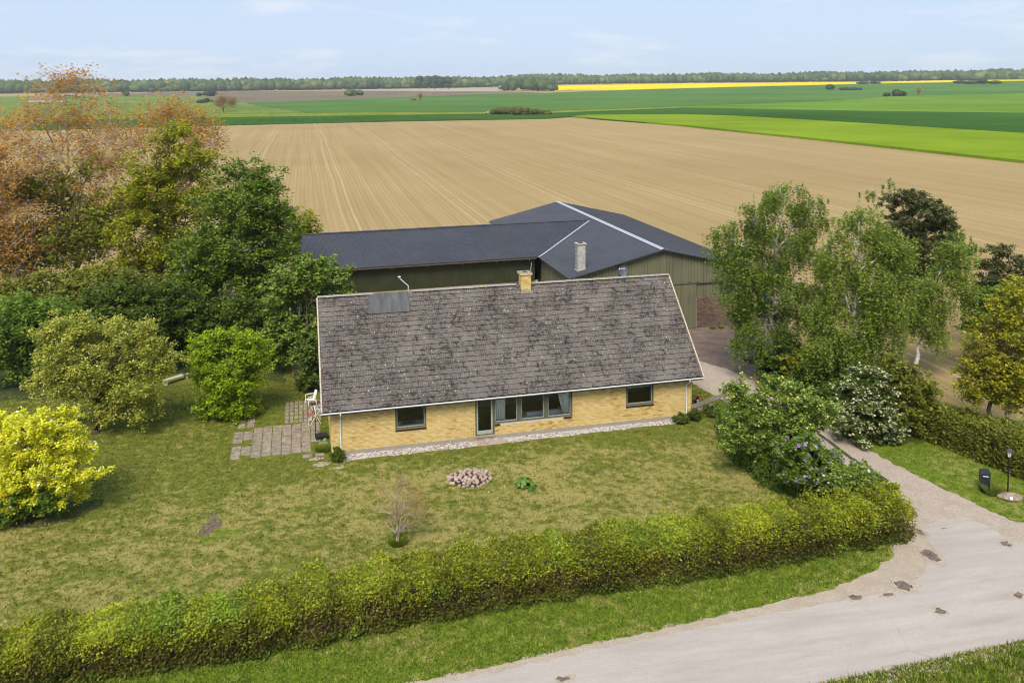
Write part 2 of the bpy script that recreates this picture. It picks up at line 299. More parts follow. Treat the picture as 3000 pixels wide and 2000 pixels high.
    plain('dish_grey', (0.060, 0.082, 0.105), 0.5, 0.1); plain('white_paint', (0.80, 0.80, 0.80), 0.5, 0.03)
    # --- garden things
    plain('white_plastic', (0.74, 0.75, 0.76), 0.4, 0.04); plain('black_plastic', (0.022, 0.022, 0.024), 0.5, 0.2); plain('red_plastic', (0.40, 0.055, 0.035), 0.5, 0.1)
    plain('net_red', (0.50, 0.16, 0.13), 0.8, 0.1); plain('net_white', (0.70, 0.70, 0.72), 0.8, 0.05); plain('board_blue', (0.05, 0.075, 0.16), 0.4, 0.1); plain('joint_blue', (0.03, 0.06, 0.22), 0.5, 0.1)
    plain('green_ball', (0.08, 0.36, 0.06), 0.4, 0.1); plain('slab', (0.285, 0.232, 0.190), 0.95, 0.34, 2.6); plain('slab_gap', (0.13, 0.115, 0.05), 0.95, 0.4, 3.0)
    plain('flower_pot', (0.016, 0.017, 0.024), 0.3, 0.1, 5, 0.5); plain('pot_rim', (0.46, 0.33, 0.15), 0.6, 0.1); plain('soil_pot', (0.05, 0.035, 0.025), 0.95, 0.3)
    plain('red_leaf', (0.30, 0.012, 0.05), 0.5, 0.2); plain('grey_timber', (0.30, 0.265, 0.225), 0.9, 0.22, 5); plain('mailbox_paint', (0.018, 0.022, 0.032), 0.4, 0.2, 5, 0.5)
    plain('lamp_black', (0.016, 0.016, 0.018), 0.45, 0.2); plain('frosted_glass', (0.68, 0.66, 0.60), 0.3, 0.03); plain('lamp_roof', (0.07, 0.055, 0.06), 0.5, 0.2)
    plain('granite', (0.27, 0.215, 0.16), 0.9, 0.35, 5); plain('fire_stone', (0.40, 0.30, 0.245), 0.9, 0.35, 1.8); plain('white_stone', (0.62, 0.60, 0.565), 0.85, 0.35, 9)
    plain('bench_timber', (0.50, 0.46, 0.38), 0.9, 0.2, 4); plain('log_wood', (0.30, 0.20, 0.11), 0.9, 0.3, 4); plain('log_bark', (0.07, 0.05, 0.045), 0.95, 0.3, 6)
    # --- bark
    plain('bark_grey', (0.155, 0.130, 0.098), 0.95, 0.35, 6); plain('bark_brown', (0.085, 0.060, 0.042), 0.95, 0.35, 6); plain('bark_pale', (0.36, 0.32, 0.26), 0.9, 0.25, 5); plain('twig_pale', (0.48, 0.40, 0.30), 0.9, 0.25, 3)
    t = NT('birch_bark'); f = t.noise(2.2, 4, 0.6, (1.5, 1.5, 4.5)); t.bsdf(t.ramp(f, [(0.36, (0.05, 0.045, 0.04)), (0.44, (0.50, 0.48, 0.44)), (0.7, (0.66, 0.64, 0.60))]), 0.8, None, 0.2)
    # --- leaves
    L = leaf_mat
    L('leaf_orange', [(0.15, (0.17, 0.082, 0.010)), (0.5, (0.30, 0.150, 0.016)), (0.85, (0.36, 0.225, 0.035))])
    L('leaf_bud', [(0.15, (0.16, 0.075, 0.035)), (0.5, (0.25, 0.135, 0.045)), (0.85, (0.30, 0.21, 0.065))])
    L('leaf_maple', [(0.15, (0.085, 0.098, 0.010)), (0.5, (0.168, 0.178, 0.012)), (0.85, (0.27, 0.275, 0.024))])
    L('leaf_dense', [(0.15, (0.044, 0.074, 0.010)), (0.5, (0.088, 0.134, 0.016)), (0.85, (0.155, 0.205, 0.030))])
    L('leaf_dark', [(0.15, (0.030, 0.050, 0.009)), (0.5, (0.060, 0.092, 0.014)), (0.85, (0.108, 0.138, 0.024))])
    L('leaf_elder', [(0.15, (0.050, 0.085, 0.014)), (0.5, (0.115, 0.165, 0.026)), (0.85, (0.21, 0.26, 0.06))])
    L('leaf_apple', [(0.12, (0.070, 0.085, 0.014)), (0.5, (0.160, 0.170, 0.030)), (0.88, (0.29, 0.275, 0.070))], gain=1.6)
    L('leaf_gold', [(0.10, (0.14, 0.145, 0.010)), (0.35, (0.35, 0.345, 0.016)), (0.60, (0.50, 0.49, 0.024)), (0.88, (0.60, 0.59, 0.11))], 0.33, gain=1.2)
    L('leaf_bright', [(0.15, (0.065, 0.100, 0.006)), (0.5, (0.140, 0.200, 0.010)), (0.85, (0.255, 0.315, 0.018))], gain=1.3)
    L('leaf_birch', [(0.15, (0.052, 0.082, 0.012)), (0.5, (0.102, 0.150, 0.020)), (0.85, (0.180, 0.225, 0.040))])
    L('leaf_birch_light', [(0.15, (0.064, 0.095, 0.014)), (0.5, (0.128, 0.175, 0.024)), (0.85, (0.220, 0.262, 0.050))])
    L('needle', [(0.15, (0.034, 0.044, 0.017)), (0.5, (0.066, 0.074, 0.026)), (0.85, (0.115, 0.108, 0.042))], 0.2)
    L('leaf_yellow', [(0.12, (0.075, 0.088, 0.012)), (0.5, (0.175, 0.172, 0.014)), (0.88, (0.33, 0.30, 0.028))])
    L('leaf_shrub', [(0.15, (0.045, 0.082, 0.012)), (0.5, (0.085, 0.140, 0.018)), (0.85, (0.150, 0.205, 0.034))])
    L('leaf_hedge', [(0.10, (0.040, 0.046, 0.008)), (0.35, (0.110, 0.122, 0.010)), (0.60, (0.200, 0.218, 0.012)), (0.88, (0.32, 0.345, 0.028))])
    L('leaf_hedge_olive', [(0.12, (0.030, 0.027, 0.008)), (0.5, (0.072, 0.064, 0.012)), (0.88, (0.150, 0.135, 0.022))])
    L('leaf_hedge_fresh', [(0.15, (0.075, 0.115, 0.010)), (0.5, (0.150, 0.205, 0.016)), (0.85, (0.25, 0.305, 0.055))])
    L('leaf_wild', [(0.12, (0.060, 0.070, 0.012)), (0.5, (0.115, 0.128, 0.016)), (0.85, (0.190, 0.195, 0.034))])
    L('blossom_white', [(0.2, (0.52, 0.49, 0.36)), (0.8, (0.62, 0.60, 0.50))], 0.2, gain=0.8); L('blossom_yellow', [(0.2, (0.60, 0.56, 0.10)), (0.8, (0.80, 0.78, 0.32))], 0.2, gain=0.8)
    L('blossom_lilac', [(0.2, (0.24, 0.16, 0.36)), (0.8, (0.40, 0.30, 0.55))], 0.2, gain=0.8); L('blossom_pure', [(0.2, (0.78, 0.77, 0.74)), (0.8, (0.86, 0.86, 0.86))], 0.2, gain=0.8)
    L('rhubarb_leaf', [(0.1, (0.05, 0.13, 0.014)), (0.5, (0.10, 0.20, 0.026)), (0.9, (0.22, 0.28, 0.10))], 0.15, gain=0.75); plain('rhubarb_stalk', (0.24, 0.26, 0.07), 0.6, 0.2)
    L('far_leaf', [(0.10, (0.022, 0.042, 0.014)), (0.40, (0.046, 0.076, 0.020)), (0.65, (0.080, 0.112, 0.030)), (0.90, (0.150, 0.170, 0.055))], 0.1, gain=0.85)
    L('far_dark', [(0.15, (0.018, 0.034, 0.014)), (0.85, (0.050, 0.076, 0.024))], 0.1, gain=0.8); L('far_bare', [(0.15, (0.16, 0.10, 0.055)), (0.85, (0.24, 0.165, 0.085))], 0.2)
    plain('far_wall', (0.62, 0.58, 0.52), 0.9, 0.08); plain('far_roof', (0.26, 0.105, 0.075), 0.9, 0.2, 1.0); plain('shed_wall', (0.10, 0.09, 0.085), 0.9, 0.2); plain('shed_roof', (0.34, 0.34, 0.36), 0.7, 0.1)
build_materials()

# ------------------------------------------------------------------ mesh helpers
class MB:
    def __init__(s): s.v = []; s.f = []
    def add(s, vs, fs):
        o = len(s.v); s.v.extend([tuple(map(float, p)) for p in vs]); s.f.extend([tuple(i+o for i in f) for f in fs]); return s
    def box(s, x0, x1, y0, y1, z0, z1, T=None):
        vs = [(x0, y0, z0), (x1, y0, z0), (x1, y1, z0), (x0, y1, z0), (x0, y0, z1), (x1, y0, z1), (x1, y1, z1), (x0, y1, z1)]
        if T: vs = [T(*p) for p in vs]
        return s.add(vs, [(0, 3, 2, 1), (4, 5, 6, 7), (0, 1, 5, 4), (1, 2, 6, 5), (2, 3, 7, 6), (3, 0, 4, 7)])
    def tube(s, pts, rad, n=6, cap=True):
        pts = [np.array(p, float) for p in pts]; k = len(pts)
        rad = [rad]*k if isinstance(rad, (int, float)) else rad
        rings = []
        for i, p in enumerate(pts):
            d = pts[min(i+1, k-1)]-pts[max(i-1, 0)]; d = d/(np.linalg.norm(d)+1e-9)
            a = np.array([0, 0, 1.0]) if abs(d[2]) < 0.9 else np.array([1.0, 0, 0])
            u = np.cross(d, a); u /= np.linalg.norm(u); w = np.cross(d, u)
            rings.append([p+rad[i]*(math.cos(2*math.pi*j/n)*u+math.sin(2*math.pi*j/n)*w) for j in range(n)])
        vs = [q for r in rings for q in r]; fs = []
        for i in range(k-1):
            for j in range(n):
                j2 = (j+1) % n; fs.append((i*n+j, i*n+j2, (i+1)*n+j2, (i+1)*n+j))
        if cap: fs.append(tuple(range(n-1, -1, -1))); fs.append(tuple((k-1)*n+j for j in range(n)))
        return s.add(vs, fs)
    def bar(s, a, b, w, h):
        """rectangular bar from a to b"""
        a = np.array(a, float); b = np.array(b, float); d = b-a; d /= np.linalg.norm(d)
        up = np.array([0, 0, 1.0]) if abs(d[2]) < 0.95 else np.array([0, 1.0, 0]); u = np.cross(d, up); u /= np.linalg.norm(u); w2 = np.cross(u, d)
        vs = []
        for p in (a, b):
            for su, sw in ((-1, -1), (1, -1), (1, 1), (-1, 1)): vs.append(p+u*su*w/2+w2*sw*h/2)
        return s.add(vs, [(0, 1, 2, 3), (7, 6, 5, 4), (0, 4, 5, 1), (1, 5, 6, 2), (2, 6, 7, 3), (3, 7, 4, 0)])
    def lathe(s, prof, n=16, T=None, cap=True):
        vs = []; k = len(prof)
        for r, z in prof:
            for j in range(n):
                p = (r*math.cos(2*math.pi*j/n), r*math.sin(2*math.pi*j/n), z); vs.append(T(*p) if T else p)
        fs = [(i*n+j, i*n+(j+1) % n, (i+1)*n+(j+1) % n, (i+1)*n+j) for i in range(k-1) for j in range(n)]
        if cap: fs.append(tuple(range(n-1, -1, -1))); fs.append(tuple((k-1)*n+j for j in range(n)))
        return s.add(vs, fs)
    def mesh(s, name, smooth=False):
        me = bpy.data.meshes.new(name); me.from_pydata(s.v, [], s.f); me.update()
        if smooth: me.shade_smooth()
        return me
def link(name, me, mat=None, parent=None, loc=None):
    o = bpy.data.objects.new(name, me); C.objects.link(o)
    if mat and me is not None and not me.materials: me.materials.append(MATS[mat])
    if parent is not None: o.parent = parent
    if loc is not None: o.location = loc
    return o
def obj(name, mb, mat, parent=None, loc=None, smooth=False): return link(name, mb.mesh(name, smooth), mat, parent, loc)
def tag(o, label, cat, group=None):
    o['label'] = label; o['category'] = cat
    if group: o['group'] = group
    return o
def thing(name, label, cat, loc=(0, 0, 0), rz=0.0, group=None):
    o = bpy.data.objects.new(name, None); C.objects.link(o); o.location = loc; o.rotation_euler = (0, 0, rz); o.empty_display_size = 0.3
    return tag(o, label, cat, group)
def struct(o): o['kind'] = 'structure'; return o
def stuff(o): o['kind'] = 'stuff'; return o

def np_mesh(name, V, quads, mat, attr=None, smooth=False):
    """V (n,3), quads (m,4) -> mesh quickly, attr one float a face"""
    me = bpy.data.meshes.new(name); n, k = len(V), len(quads); w = quads.shape[1]
    me.vertices.add(n); me.vertices.foreach_set('co', V.astype(np.float32).ravel())
    me.loops.add(k*w); me.loops.foreach_set('vertex_index', quads.astype(np.int32).ravel())
    me.polygons.add(k); me.polygons.foreach_set('loop_start', np.arange(0, k*w, w, dtype=np.int32))
    me.update(calc_edges=True)
    if attr is not None:
        a = me.attributes.new('v', 'FLOAT', 'FACE'); a.data.foreach_set('value', attr.astype(np.float32))
    if smooth: me.shade_smooth()
    me.materials.append(MATS[mat]); return me

def leaf_mesh(name, P, size, mat, rng, up=0.35, attr=None, aspect=0.62, outward=None):
    """one small folded diamond for each leaf"""
    n = len(P); nr = rng.normal(size=(n, 3)); nr /= np.linalg.norm(nr, axis=1)[:, None]; nr[:, 2] = np.abs(nr[:, 2]); nr[:, 2] += up+0.45; nr[:, 1] -= 0.12
    if outward is not None: nr += outward*0.8
    nr /= np.linalg.norm(nr, axis=1)[:, None]
    a = rng.normal(size=(n, 3)); u = np.cross(nr, a); u /= np.linalg.norm(u, axis=1)[:, None]; w = np.cross(nr, u)
    s = (size*rng.uniform(0.6, 1.35, n))[:, None]
    V = np.stack([P-u*s, P-w*s*aspect+nr*s*0.18, P+u*s, P+w*s*aspect+nr*s*0.18], axis=1).reshape(-1, 3)
    Q = np.arange(n*4).reshape(n, 4)
    if attr is None: attr = rng.uniform(0, 1, n)
    return np_mesh(name, V, Q, mat, attr)

# ------------------------------------------------------------------ flat pieces of ground
def densify(poly, step, amp, seed=0, fq=1.0):
    out = []
    for i in range(len(poly)):
        a = np.array(poly[i][:2], float); b = np.array(poly[(i+1) % len(poly)][:2], float); L = np.linalg.norm(b-a); n = max(1, int(L/step))
        nrm = np.array([-(b-a)[1], (b-a)[0]])/(L+1e-9)
        for j in range(n):
            p = a+(b-a)*j/n
            if amp: p = p+nrm*amp*(noise.noise(Vector((p[0]*0.9*fq+seed, p[1]*0.9*fq, seed)))*1.2+noise.noise(Vector((p[0]*3.1*fq, p[1]*3.1*fq+seed, 0)))*0.7)
            out.append(p)
    return out
def sheet(name, poly, z, mat, step=0.35, amp=0.12, seed=0, fq=1.0):
    pts = densify(poly, step, amp, seed, fq); bm = bmesh.new(); vs = [bm.verts.new((p[0], p[1], z)) for p in pts]; f = bm.faces.new(vs); f.normal_update()
    if f.normal.z < 0: f.normal_flip()
    bmesh.ops.triangulate(bm, faces=[f], ngon_method='EAR_CLIP')
    bmesh.ops.recalc_face_normals(bm, faces=bm.faces)
    for fc in bm.faces:
        if fc.normal.z < 0: fc.normal_flip()
    me = bpy.data.meshes.new(name); bm.to_mesh(me); bm.free(); o = link(name, me, mat); return struct(o)
def inside(poly, X, Y):
    c = np.zeros(len(X), bool); n = len(poly); j = n-1
    for i in range(n):
        xi, yi = poly[i][0], poly[i][1]; xj, yj = poly[j][0], poly[j][1]
        hit = ((yi > Y) != (yj > Y)) & (X < (xj-xi)*(Y-yi)/((yj-yi)+1e-12)+xi); c ^= hit; j = i
    return c

# the land: one sheet, flat round the farm, rising gently far off
def make_ground():
    radii = np.concatenate([np.linspace(0, 770, 15), np.linspace(820, 2090, 26), [2500, 3200, 4500, 6500, 9000]]); nb = 144
    V = []; 
    for r in radii:
        for k in range(nb):
            b = 2*math.pi*k/nb; x, y = CAM[0]+r*math.sin(b), CAM[1]+r*math.cos(b); V.append((x, y, zt(x, y)-0.03))
    Q = [(i*nb+k, i*nb+(k+1) % nb, (i+1)*nb+(k+1) % nb, (i+1)*nb+k) for i in range(len(radii)-1) for k in range(nb)]
    V = np.array(V); Q = np.array(Q)[:, ::-1]
    struct(link('ground', np_mesh('ground', V, Q, 'soil_rows', smooth=True)))
make_ground()

# far fields, standing crops have a real height
def field(name, pix, mat, h, ext=None):
    pts = [gp(*p) if len(p) == 2 else np.array(p) for p in pix]
    bm = bmesh.new(); vs = [bm.verts.new((p[0], p[1], 0)) for p in pts]; f = bm.faces.new(vs); f.normal_update()
    bmesh.ops.triangulate(bm, faces=[f], ngon_method='EAR_CLIP')
    for d in list(range(770, 2150, 110)):
        bmesh.ops.bisect_plane(bm, geom=bm.verts[:]+bm.edges[:]+bm.faces[:], plane_co=(CAM[0]+FH[0]*d, CAM[1]+FH[1]*d, 0), plane_no=(FH[0], FH[1], 0))
    for s in (-1000, -650, -350, -150, 50, 250, 500, 900, 1400):
        bmesh.ops.bisect_plane(bm, geom=bm.verts[:]+bm.edges[:]+bm.faces[:], plane_co=(CAM[0]+_R0[0]*s, CAM[1]+_R0[1]*s, 0), plane_no=(_R0[0], _R0[1], 0))
    bmesh.ops.recalc_face_normals(bm, faces=bm.faces)
    for fc in bm.faces:
        if fc.normal.z < 0: fc.normal_flip()
    ex = bmesh.ops.extrude_face_region(bm, geom=bm.faces[:])
    top = [e for e in ex['geom'] if isinstance(e, bmesh.types.BMVert)]
    tops = set(top)
    for v in bm.verts: v.co.z = zt(v.co.x, v.co.y) + (h if v in tops else -0.4)
    bmesh.ops.recalc_face_normals(bm, faces=bm.faces)
    me = bpy.data.meshes.new(name); bm.to_mesh(me); bm.free(); o = link(name, me, mat); return struct(o)

field('green_strip_field', [(-500, 398), (558, 371), (1142, 357), (1600, 349), (1672, 343.5), (1760, 352), (1985, 369), (1990, 361), (1896, 338.5), (1992, 318.5), (1617, 333.5), (1394, 336.5), (1142, 339.5), (598, 347), (-500, 366)], 'crop_dark', 0.5)
field('lime_field', [(1676, 344.5), (1985, 369.5), (2420, 415), (3000, 479), (3600, 545), (3600, 440), (3000, 396), (2420, 358.5), (2162, 343.5), (1990, 337.5), (1896, 339), (1720, 340)], 'crop_lime', 0.7)
field('dark_crop_field', [(1900, 338), (1990, 337), (2162, 343), (2420, 358), (3000, 395.5), (3600, 439), (3600, 343), (3000, 334), (2515, 327), (1992, 317.5)], 'crop_dark', 0.55)
field('mid_green_field', [(1996, 317), (2515, 326.5), (3000, 333.5), (3600, 342), (3600, 262), (3000, 274), (2624, 283.5), (2420, 297), (1996, 313.5)], 'crop_mid', 0.45)
field('grass_track', [(-400, 364), (598, 346.5), (1142, 339), (1394, 336), (1617, 333), (1990, 317.5), (1990, 313.5), (1620, 326.5), (1400, 330), (900, 332.5), (640, 337), (-400, 352)], 'grass_track', 0.3)
field('blue_green_field', [(900, 332), (1400, 329.5), (1620, 326), (1992, 313), (2420, 296.5), (2624, 283), (3000, 273.5), (3600, 261.5), (3600, 226), (3000, 238.5), (2515, 247.5), (2148, 256), (1842, 264.5), (1600, 273.5), (1360, 279), (884, 297.5), (720, 303)], 'crop_blue', 0.5)
field('meadow', [(-400, 351.5), (640, 336.5), (895, 331.5), (716, 303), (600, 285), (300, 281), (-400, 288)], 'crop_meadow', 0.35)
field('grey_soil_field', [(606, 285), (718, 302.5), (884, 297), (1360, 278.5), (1598, 273), (1470, 269), (1352, 268.5), (1054, 267), (640, 268.5), (250, 276), (300, 280)], 'soil_grey', 0.3)
field('pale_soil_field', [(1060, 266.5), (1352, 268), (1466, 268), (1460, 259.5), (1340, 259), (1060, 263)], 'soil_pale', 0.35)
field('rapeseed_field', [(1625, 268), (1672, 264.6), (1842, 264), (2053, 258), (2148, 255.5), (2508, 247), (2508, 242.5), (2053, 246), (1800, 250), (1631, 253)], 'crop_rape', 1.1)
field('rapeseed_strip', [(2570, 245), (2801, 241), (2801, 237), (2570, 243)], 'crop_rape', 1.1)
field('rapeseed_corner', [(2889, 239), (3200, 234.5), (3200, 232), (2889, 235.8)], 'crop_rape', 1.1)

# the farm plot
LAWN = SITE([(-46, -15.2), (4, -15.2), (16.8, -14.9), (21.5, -13.6), (23.6, -11.6), (24.1, -10.2), (23.9, -7.5), (23.3, -4.5), (22.4, -1), (21.7, 1.8), (21.0, 4.45), (19.9, 8.8), (18.9, 9.6), (-2.5, 9.6), (-3, 14), (-5.5, 20), (-6.5, 31), (-46, 31)])
VERGE_E = SITE([(25.2, -2.85), (26.3, -8.5), (27.5, -12.4), (34, -17.0), (60, -21), (60, -4), (36, -4.5), (32.5, -2.5), (30.5, -1.0), (29.2, 2.2), (28.6, 6.2), (26.4, 5.6), (24.9, 3.7), (24.6, 1.0)])
YARD = SITE([(-5.5, 19.8), (-2.8, 14), (-2.3, 9.4), (19.0, 9.4), (20.1, 8.6), (21.1, 4.4), (24.6, 3.7), (24.6, 14.2), (21, 20.3), (0, 20.3)])
DIRT = SITE([(24.2, 3.9), (26.3, 5.6), (28.6, 6.2), (31.0, 10.0), (34.5, 15.5), (31, 15.5), (23.5, 14.4), (21.4, 10.8), (22.3, 6.6)])
DRIVE = SITE([(20.7, 5.2), (21.5, 1.9), (22.3, -1), (23.2, -4.5), (23.8, -7.5), (24.1, -10.2), (23.3, -12.2), (26.0, -12.8), (28.4, -13.4), (27.5, -12.35), (26.3, -8.5), (25.2, -2.85), (24.6, 1.0), (24.75, 3.7), (24.0, 6.0), (22.4, 8.5), (21.4, 10.8), (18.8, 12), (19, 9.5), (20.0, 8.5)])
up_ = SITE([(-46, -15.3), (3.49, -15.2), (9.07, -14.85)]) + [tuple(atz(*p)[:2]) for p in ((2004, 1850), (2208, 1809), (2478, 1757), (2626, 1732), (2700, 1690), (2718, 1646), (2744, 1618), (2720, 1585), (2694, 1545), (2756, 1523), (2823, 1517), (2845, 1520), (2890, 1540), (2944, 1573), (3010, 1597))] + SITE([(36, -14.6), (60, -17.6)])
lo_ = SITE([(60, -23), (30, -18.6)]) + [tuple(atz(*p)[:2]) for p in ((3000, 1875), (2820, 1907), (2637, 1945), (2376, 2003))] + SITE([(2, -18.0), (-46, -18.4)])
ROAD = up_+lo_
SHOULDER = SITE([(-46, -15.0), (3.4, -14.9), (9.0, -14.55), (13, -14.3), (17.3, -14.0), (19.4, -13.5), (20.8, -12.9), (21.6, -12.0), (22.6, -11.2), (24.2, -10.6), (27, -11.9), (29, -12.6), (37, -14.0), (60, -17.2), (60, -23.6), (30, -19.2), (22.1, -17.95), (14.3, -18.15), (2, -18.55), (-46, -19.0)])
sheet('lawn', LAWN, 0.0, 'lawn_grass', 0.4, 0.10, 1)
sheet('verge_east', VERGE_E, 0.0, 'verge_grass', 0.12, 0.14, 2, 2.2)
sheet('verge_south', SITE([(-46, -18.5), (2, -18.0), (14.3, -17.6), (22.1, -17.45), (30, -18.7), (60, -23), (60, -42), (-46, -42)]), -0.004, 'verge_grass', 0.15, 0.12, 3, 2.0)
sheet('verge_strip', SITE([(-46, -15.25), (3.4, -15.1), (9.0, -14.75), (13, -14.5), (17.3, -14.1), (19.6, -13.6), (20.9, -12.9), (21.8, -12.2), (22.3, -11.6), (-46, -11.6)]), 0.004, 'verge_grass', 0.10, 0.13, 4, 2.6)
sheet('yard', YARD, 0.005, 'yard_gravel', 0.4, 0.12, 5)
sheet('dirt_yard', DIRT, 0.010, 'packed_dirt', 0.35, 0.25, 6)
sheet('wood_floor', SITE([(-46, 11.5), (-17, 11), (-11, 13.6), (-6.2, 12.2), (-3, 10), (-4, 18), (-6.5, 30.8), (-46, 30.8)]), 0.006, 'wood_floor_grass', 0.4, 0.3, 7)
sheet('road_shoulder', SHOULDER, 0.010, 'shoulder_sand', 0.12, 0.16, 8, 1.6)
sheet('driveway', DRIVE, 0.015, 'drive_gravel', 0.12, 0.15, 9, 2.2)
sheet('road', ROAD, 0.020, 'pale_asphalt', 0.12, 0.07, 10, 2.0)
for k, (px, py, r, s) in enumerate(((2728, 1628, 0.27, 2.1), (2505, 1750, 0.24, 0.7), (2645, 1716, 0.32, 0.9), (2600, 1742, 0.20, 0.5), (2752, 1789, 0.17, 0.9), (2950, 1594, 0.2, 0.9), (2985, 1745, 0.20, 0.9), (1652, 1990, 0.20, 0.6), (2765, 1549, 0.10, 0.6), (2692, 1558, 0.16, 1.8))):
    c = atz(px, py); poly = [(c[0]+r*math.cos(a)*(1+0.25*math.sin(3*a+k)), c[1]+r*s*math.sin(a)*(1+0.2*math.cos(2*a+k))) for a in np.linspace(0, 2*math.pi, 14)[:-1]]
    sheet('crumbled_edge', [((q[0]-c[0])*1.7+c[0], (q[1]-c[1])*1.7+c[1]) for q in poly], 0.022, 'shoulder_sand', 0.035, 0.14, 60+k, 5.0)
    sheet('road_pothole', poly, 0.024, 'patch_asphalt', 0.035, 0.10, 20+k, 6.0)
mid_ = [atz(*q)[:2] for q in ((2392, 1268), (2440, 1303), (2495, 1345), (2545, 1378), (2600, 1412))]
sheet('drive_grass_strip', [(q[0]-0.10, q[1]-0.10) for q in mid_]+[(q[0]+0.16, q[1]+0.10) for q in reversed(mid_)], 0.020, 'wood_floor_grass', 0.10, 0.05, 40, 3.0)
c = atz(625, 1535)
sheet('bare_earth', [(c[0]+0.38*math.cos(a)*(1+.4*math.sin(2*a)), c[1]+0.75*math.sin(a)*(1+.4*math.cos(3*a))) for a in np.linspace(0, 6.28, 16)[:-1]], 0.005, 'packed_dirt', 0.05, 0.28, 50)
c = atz(170, 1500)
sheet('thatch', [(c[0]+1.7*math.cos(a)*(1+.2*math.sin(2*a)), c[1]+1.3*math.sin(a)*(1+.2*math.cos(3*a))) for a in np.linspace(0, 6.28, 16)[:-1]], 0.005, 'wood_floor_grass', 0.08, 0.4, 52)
c = atz(620, 1570)
sheet('weed_patch', [(c[0]+0.5+0.8*math.cos(a)*(1+.3*math.sin(2*a)), c[1]+0.6*math.sin(a)*(1+.3*math.cos(3*a))) for a in np.linspace(0, 6.28, 16)[:-1]], 0.004, 'verge_grass', 0.12, 0.2, 51)

# ------------------------------------------------------------------ the house
RNG = random.Random(7)
HL, HD = 20.38, 8.83            # front length, depth
EY, EZ, RY, RZ, XL, XR = -0.49, 2.5623, 4.417, 7.361, -0.443, 20.862
house = thing('brick_house', 'yellow brick bungalow with a long mossy grey tiled roof', 'house', (HL/2, HD/2, 0))
HO = np.array([HL/2, HD/2, 0.0])
def hobj(name, mb, mat, parent=None, smooth=False):
    """mesh in world coordinates below the house (or below a part whose origin is the world origin of the house)"""
    mb.v = [(p[0]-HO[0], p[1]-HO[1], p[2]) for p in mb.v]
    return obj(name, mb, mat, parent or house, None, smooth)
WIN1, DOOR, BIG, WIN2 = (3.36, 4.99, 1.08), (7.68, 8.72, 0.26), (8.72, 13.16, 0.84), (16.37, 18.02, 1.08)
OPEN = [WIN1, DOOR, BIG, WIN2]; ZTOP = 2.34
# core wall with openings and reveals
w = MB(); xs = sorted({0.0, HL, *[o[0] for o in OPEN], *[o[1] for o in OPEN]}); zs = sorted({0.0, 2.66, ZTOP, *[o[2] for o in OPEN]})
for i in range(len(xs)-1):
    for j in range(len(zs)-1):
        xm, zm = (xs[i]+xs[i+1])/2, (zs[j]+zs[j+1])/2
        if any(o[0] < xm < o[1] and o[2] < zm < ZTOP for o in OPEN): continue
        w.add([(xs[i], 0.012, zs[j]), (xs[i+1], 0.012, zs[j]), (xs[i+1], 0.012, zs[j+1]), (xs[i], 0.012, zs[j+1])], [(0, 1, 2, 3)])
for a, b, z0 in OPEN:
    D = 0.28
    if (a, b) != BIG[:2]: w.add([(a, 0.012, z0), (a, 0.012, ZTOP), (a, D, ZTOP), (a, D, z0)], [(0, 1, 2, 3)])
    if (a, b) != DOOR[:2]: w.add([(b, 0.012, z0), (b, D, z0), (b, D, ZTOP), (b, 0.012, ZTOP)], [(0, 1, 2, 3)])
    w.add([(a, 0.012, z0), (a, D, z0), (b, D, z0), (b, 0.012, z0)], [(0, 1, 2, 3)]); w.add([(a, 0.012, ZTOP), (b, 0.012, ZTOP), (b, D, ZTOP), (a, D, ZTOP)], [(0, 1, 2, 3)])
hobj('wall', w, 'mortar')
g2 = MB()
for x, s in ((0.0, 1), (HL, -1)):
    g2.add([(x, 0.012, 0), (x, HD, 0), (x, HD, 2.6), (x, RY, 7.12), (x, 0.012, 2.9)], [(0, 4, 3, 2, 1) if s > 0 else (0, 1, 2, 3, 4)])
g2.add([(0, HD, 0), (HL, HD, 0), (HL, HD, 2.6), (0, HD, 2.6)], [(0, 3, 2, 1)])
hobj('end_wall', g2, 'yellow_brick')
p = MB().box(-0.015, HL+0.015, -0.02, 0.011, 0, 0.225); hobj('plinth', p, 'plinth_concrete')
# bricks of the front wall
def brick_rows():
    out = []; zc = 0.2267; k = 0
    while zc < 2.64:
        x = -0.12*(k % 2) + 0.005
        while x < HL:
            a, b = max(x, 0.003), min(x+0.228, HL-0.003); x += 0.24
            segs = [(a, b)]
            for o in OPEN:
                if o[2]-0.02 < zc+0.03 < ZTOP or (zc+0.0275 > o[2]-0.115 and zc < o[2] and o is not DOOR):
                    lo, hi = (o[0]-0.012, o[1]+0.012); ns = []
                    for s in segs:
                        if s[1] <= lo or s[0] >= hi: ns.append(s)
                        else:
                            if s[0] < lo: ns.append((s[0], lo))
                            if s[1] > hi: ns.append((hi, s[1]))
                    segs = ns
            for s in segs:
                if s[1]-s[0] > 0.03: out.append((s[0], s[1], zc))
        zc += 0.0667; k += 1
    return out
rows = brick_rows(); full = [r for r in rows if r[1]-r[0] > 0.225 and r[2] < 2.3]
full.sort(key=lambda r: abs(r[0]-2.2)*0.6+r[2]); single = set(full[:225])
bme = MB().box(-0.114, 0.114, -0.004, 0.06, 0.0, 0.0555).mesh('brick'); rest = MB()
for r in rows:
    off = RNG.uniform(-0.002, 0.0025)
    if r in single:
        o = link('brick', bme, 'yellow_brick', house, (r[0]+0.114-HO[0], off-HO[1], r[2]))
    else: rest.box(r[0], r[1], -0.004+off, 0.06, r[2], r[2]+0.0555)
stuff(hobj('brickwork', rest, 'yellow_brick'))
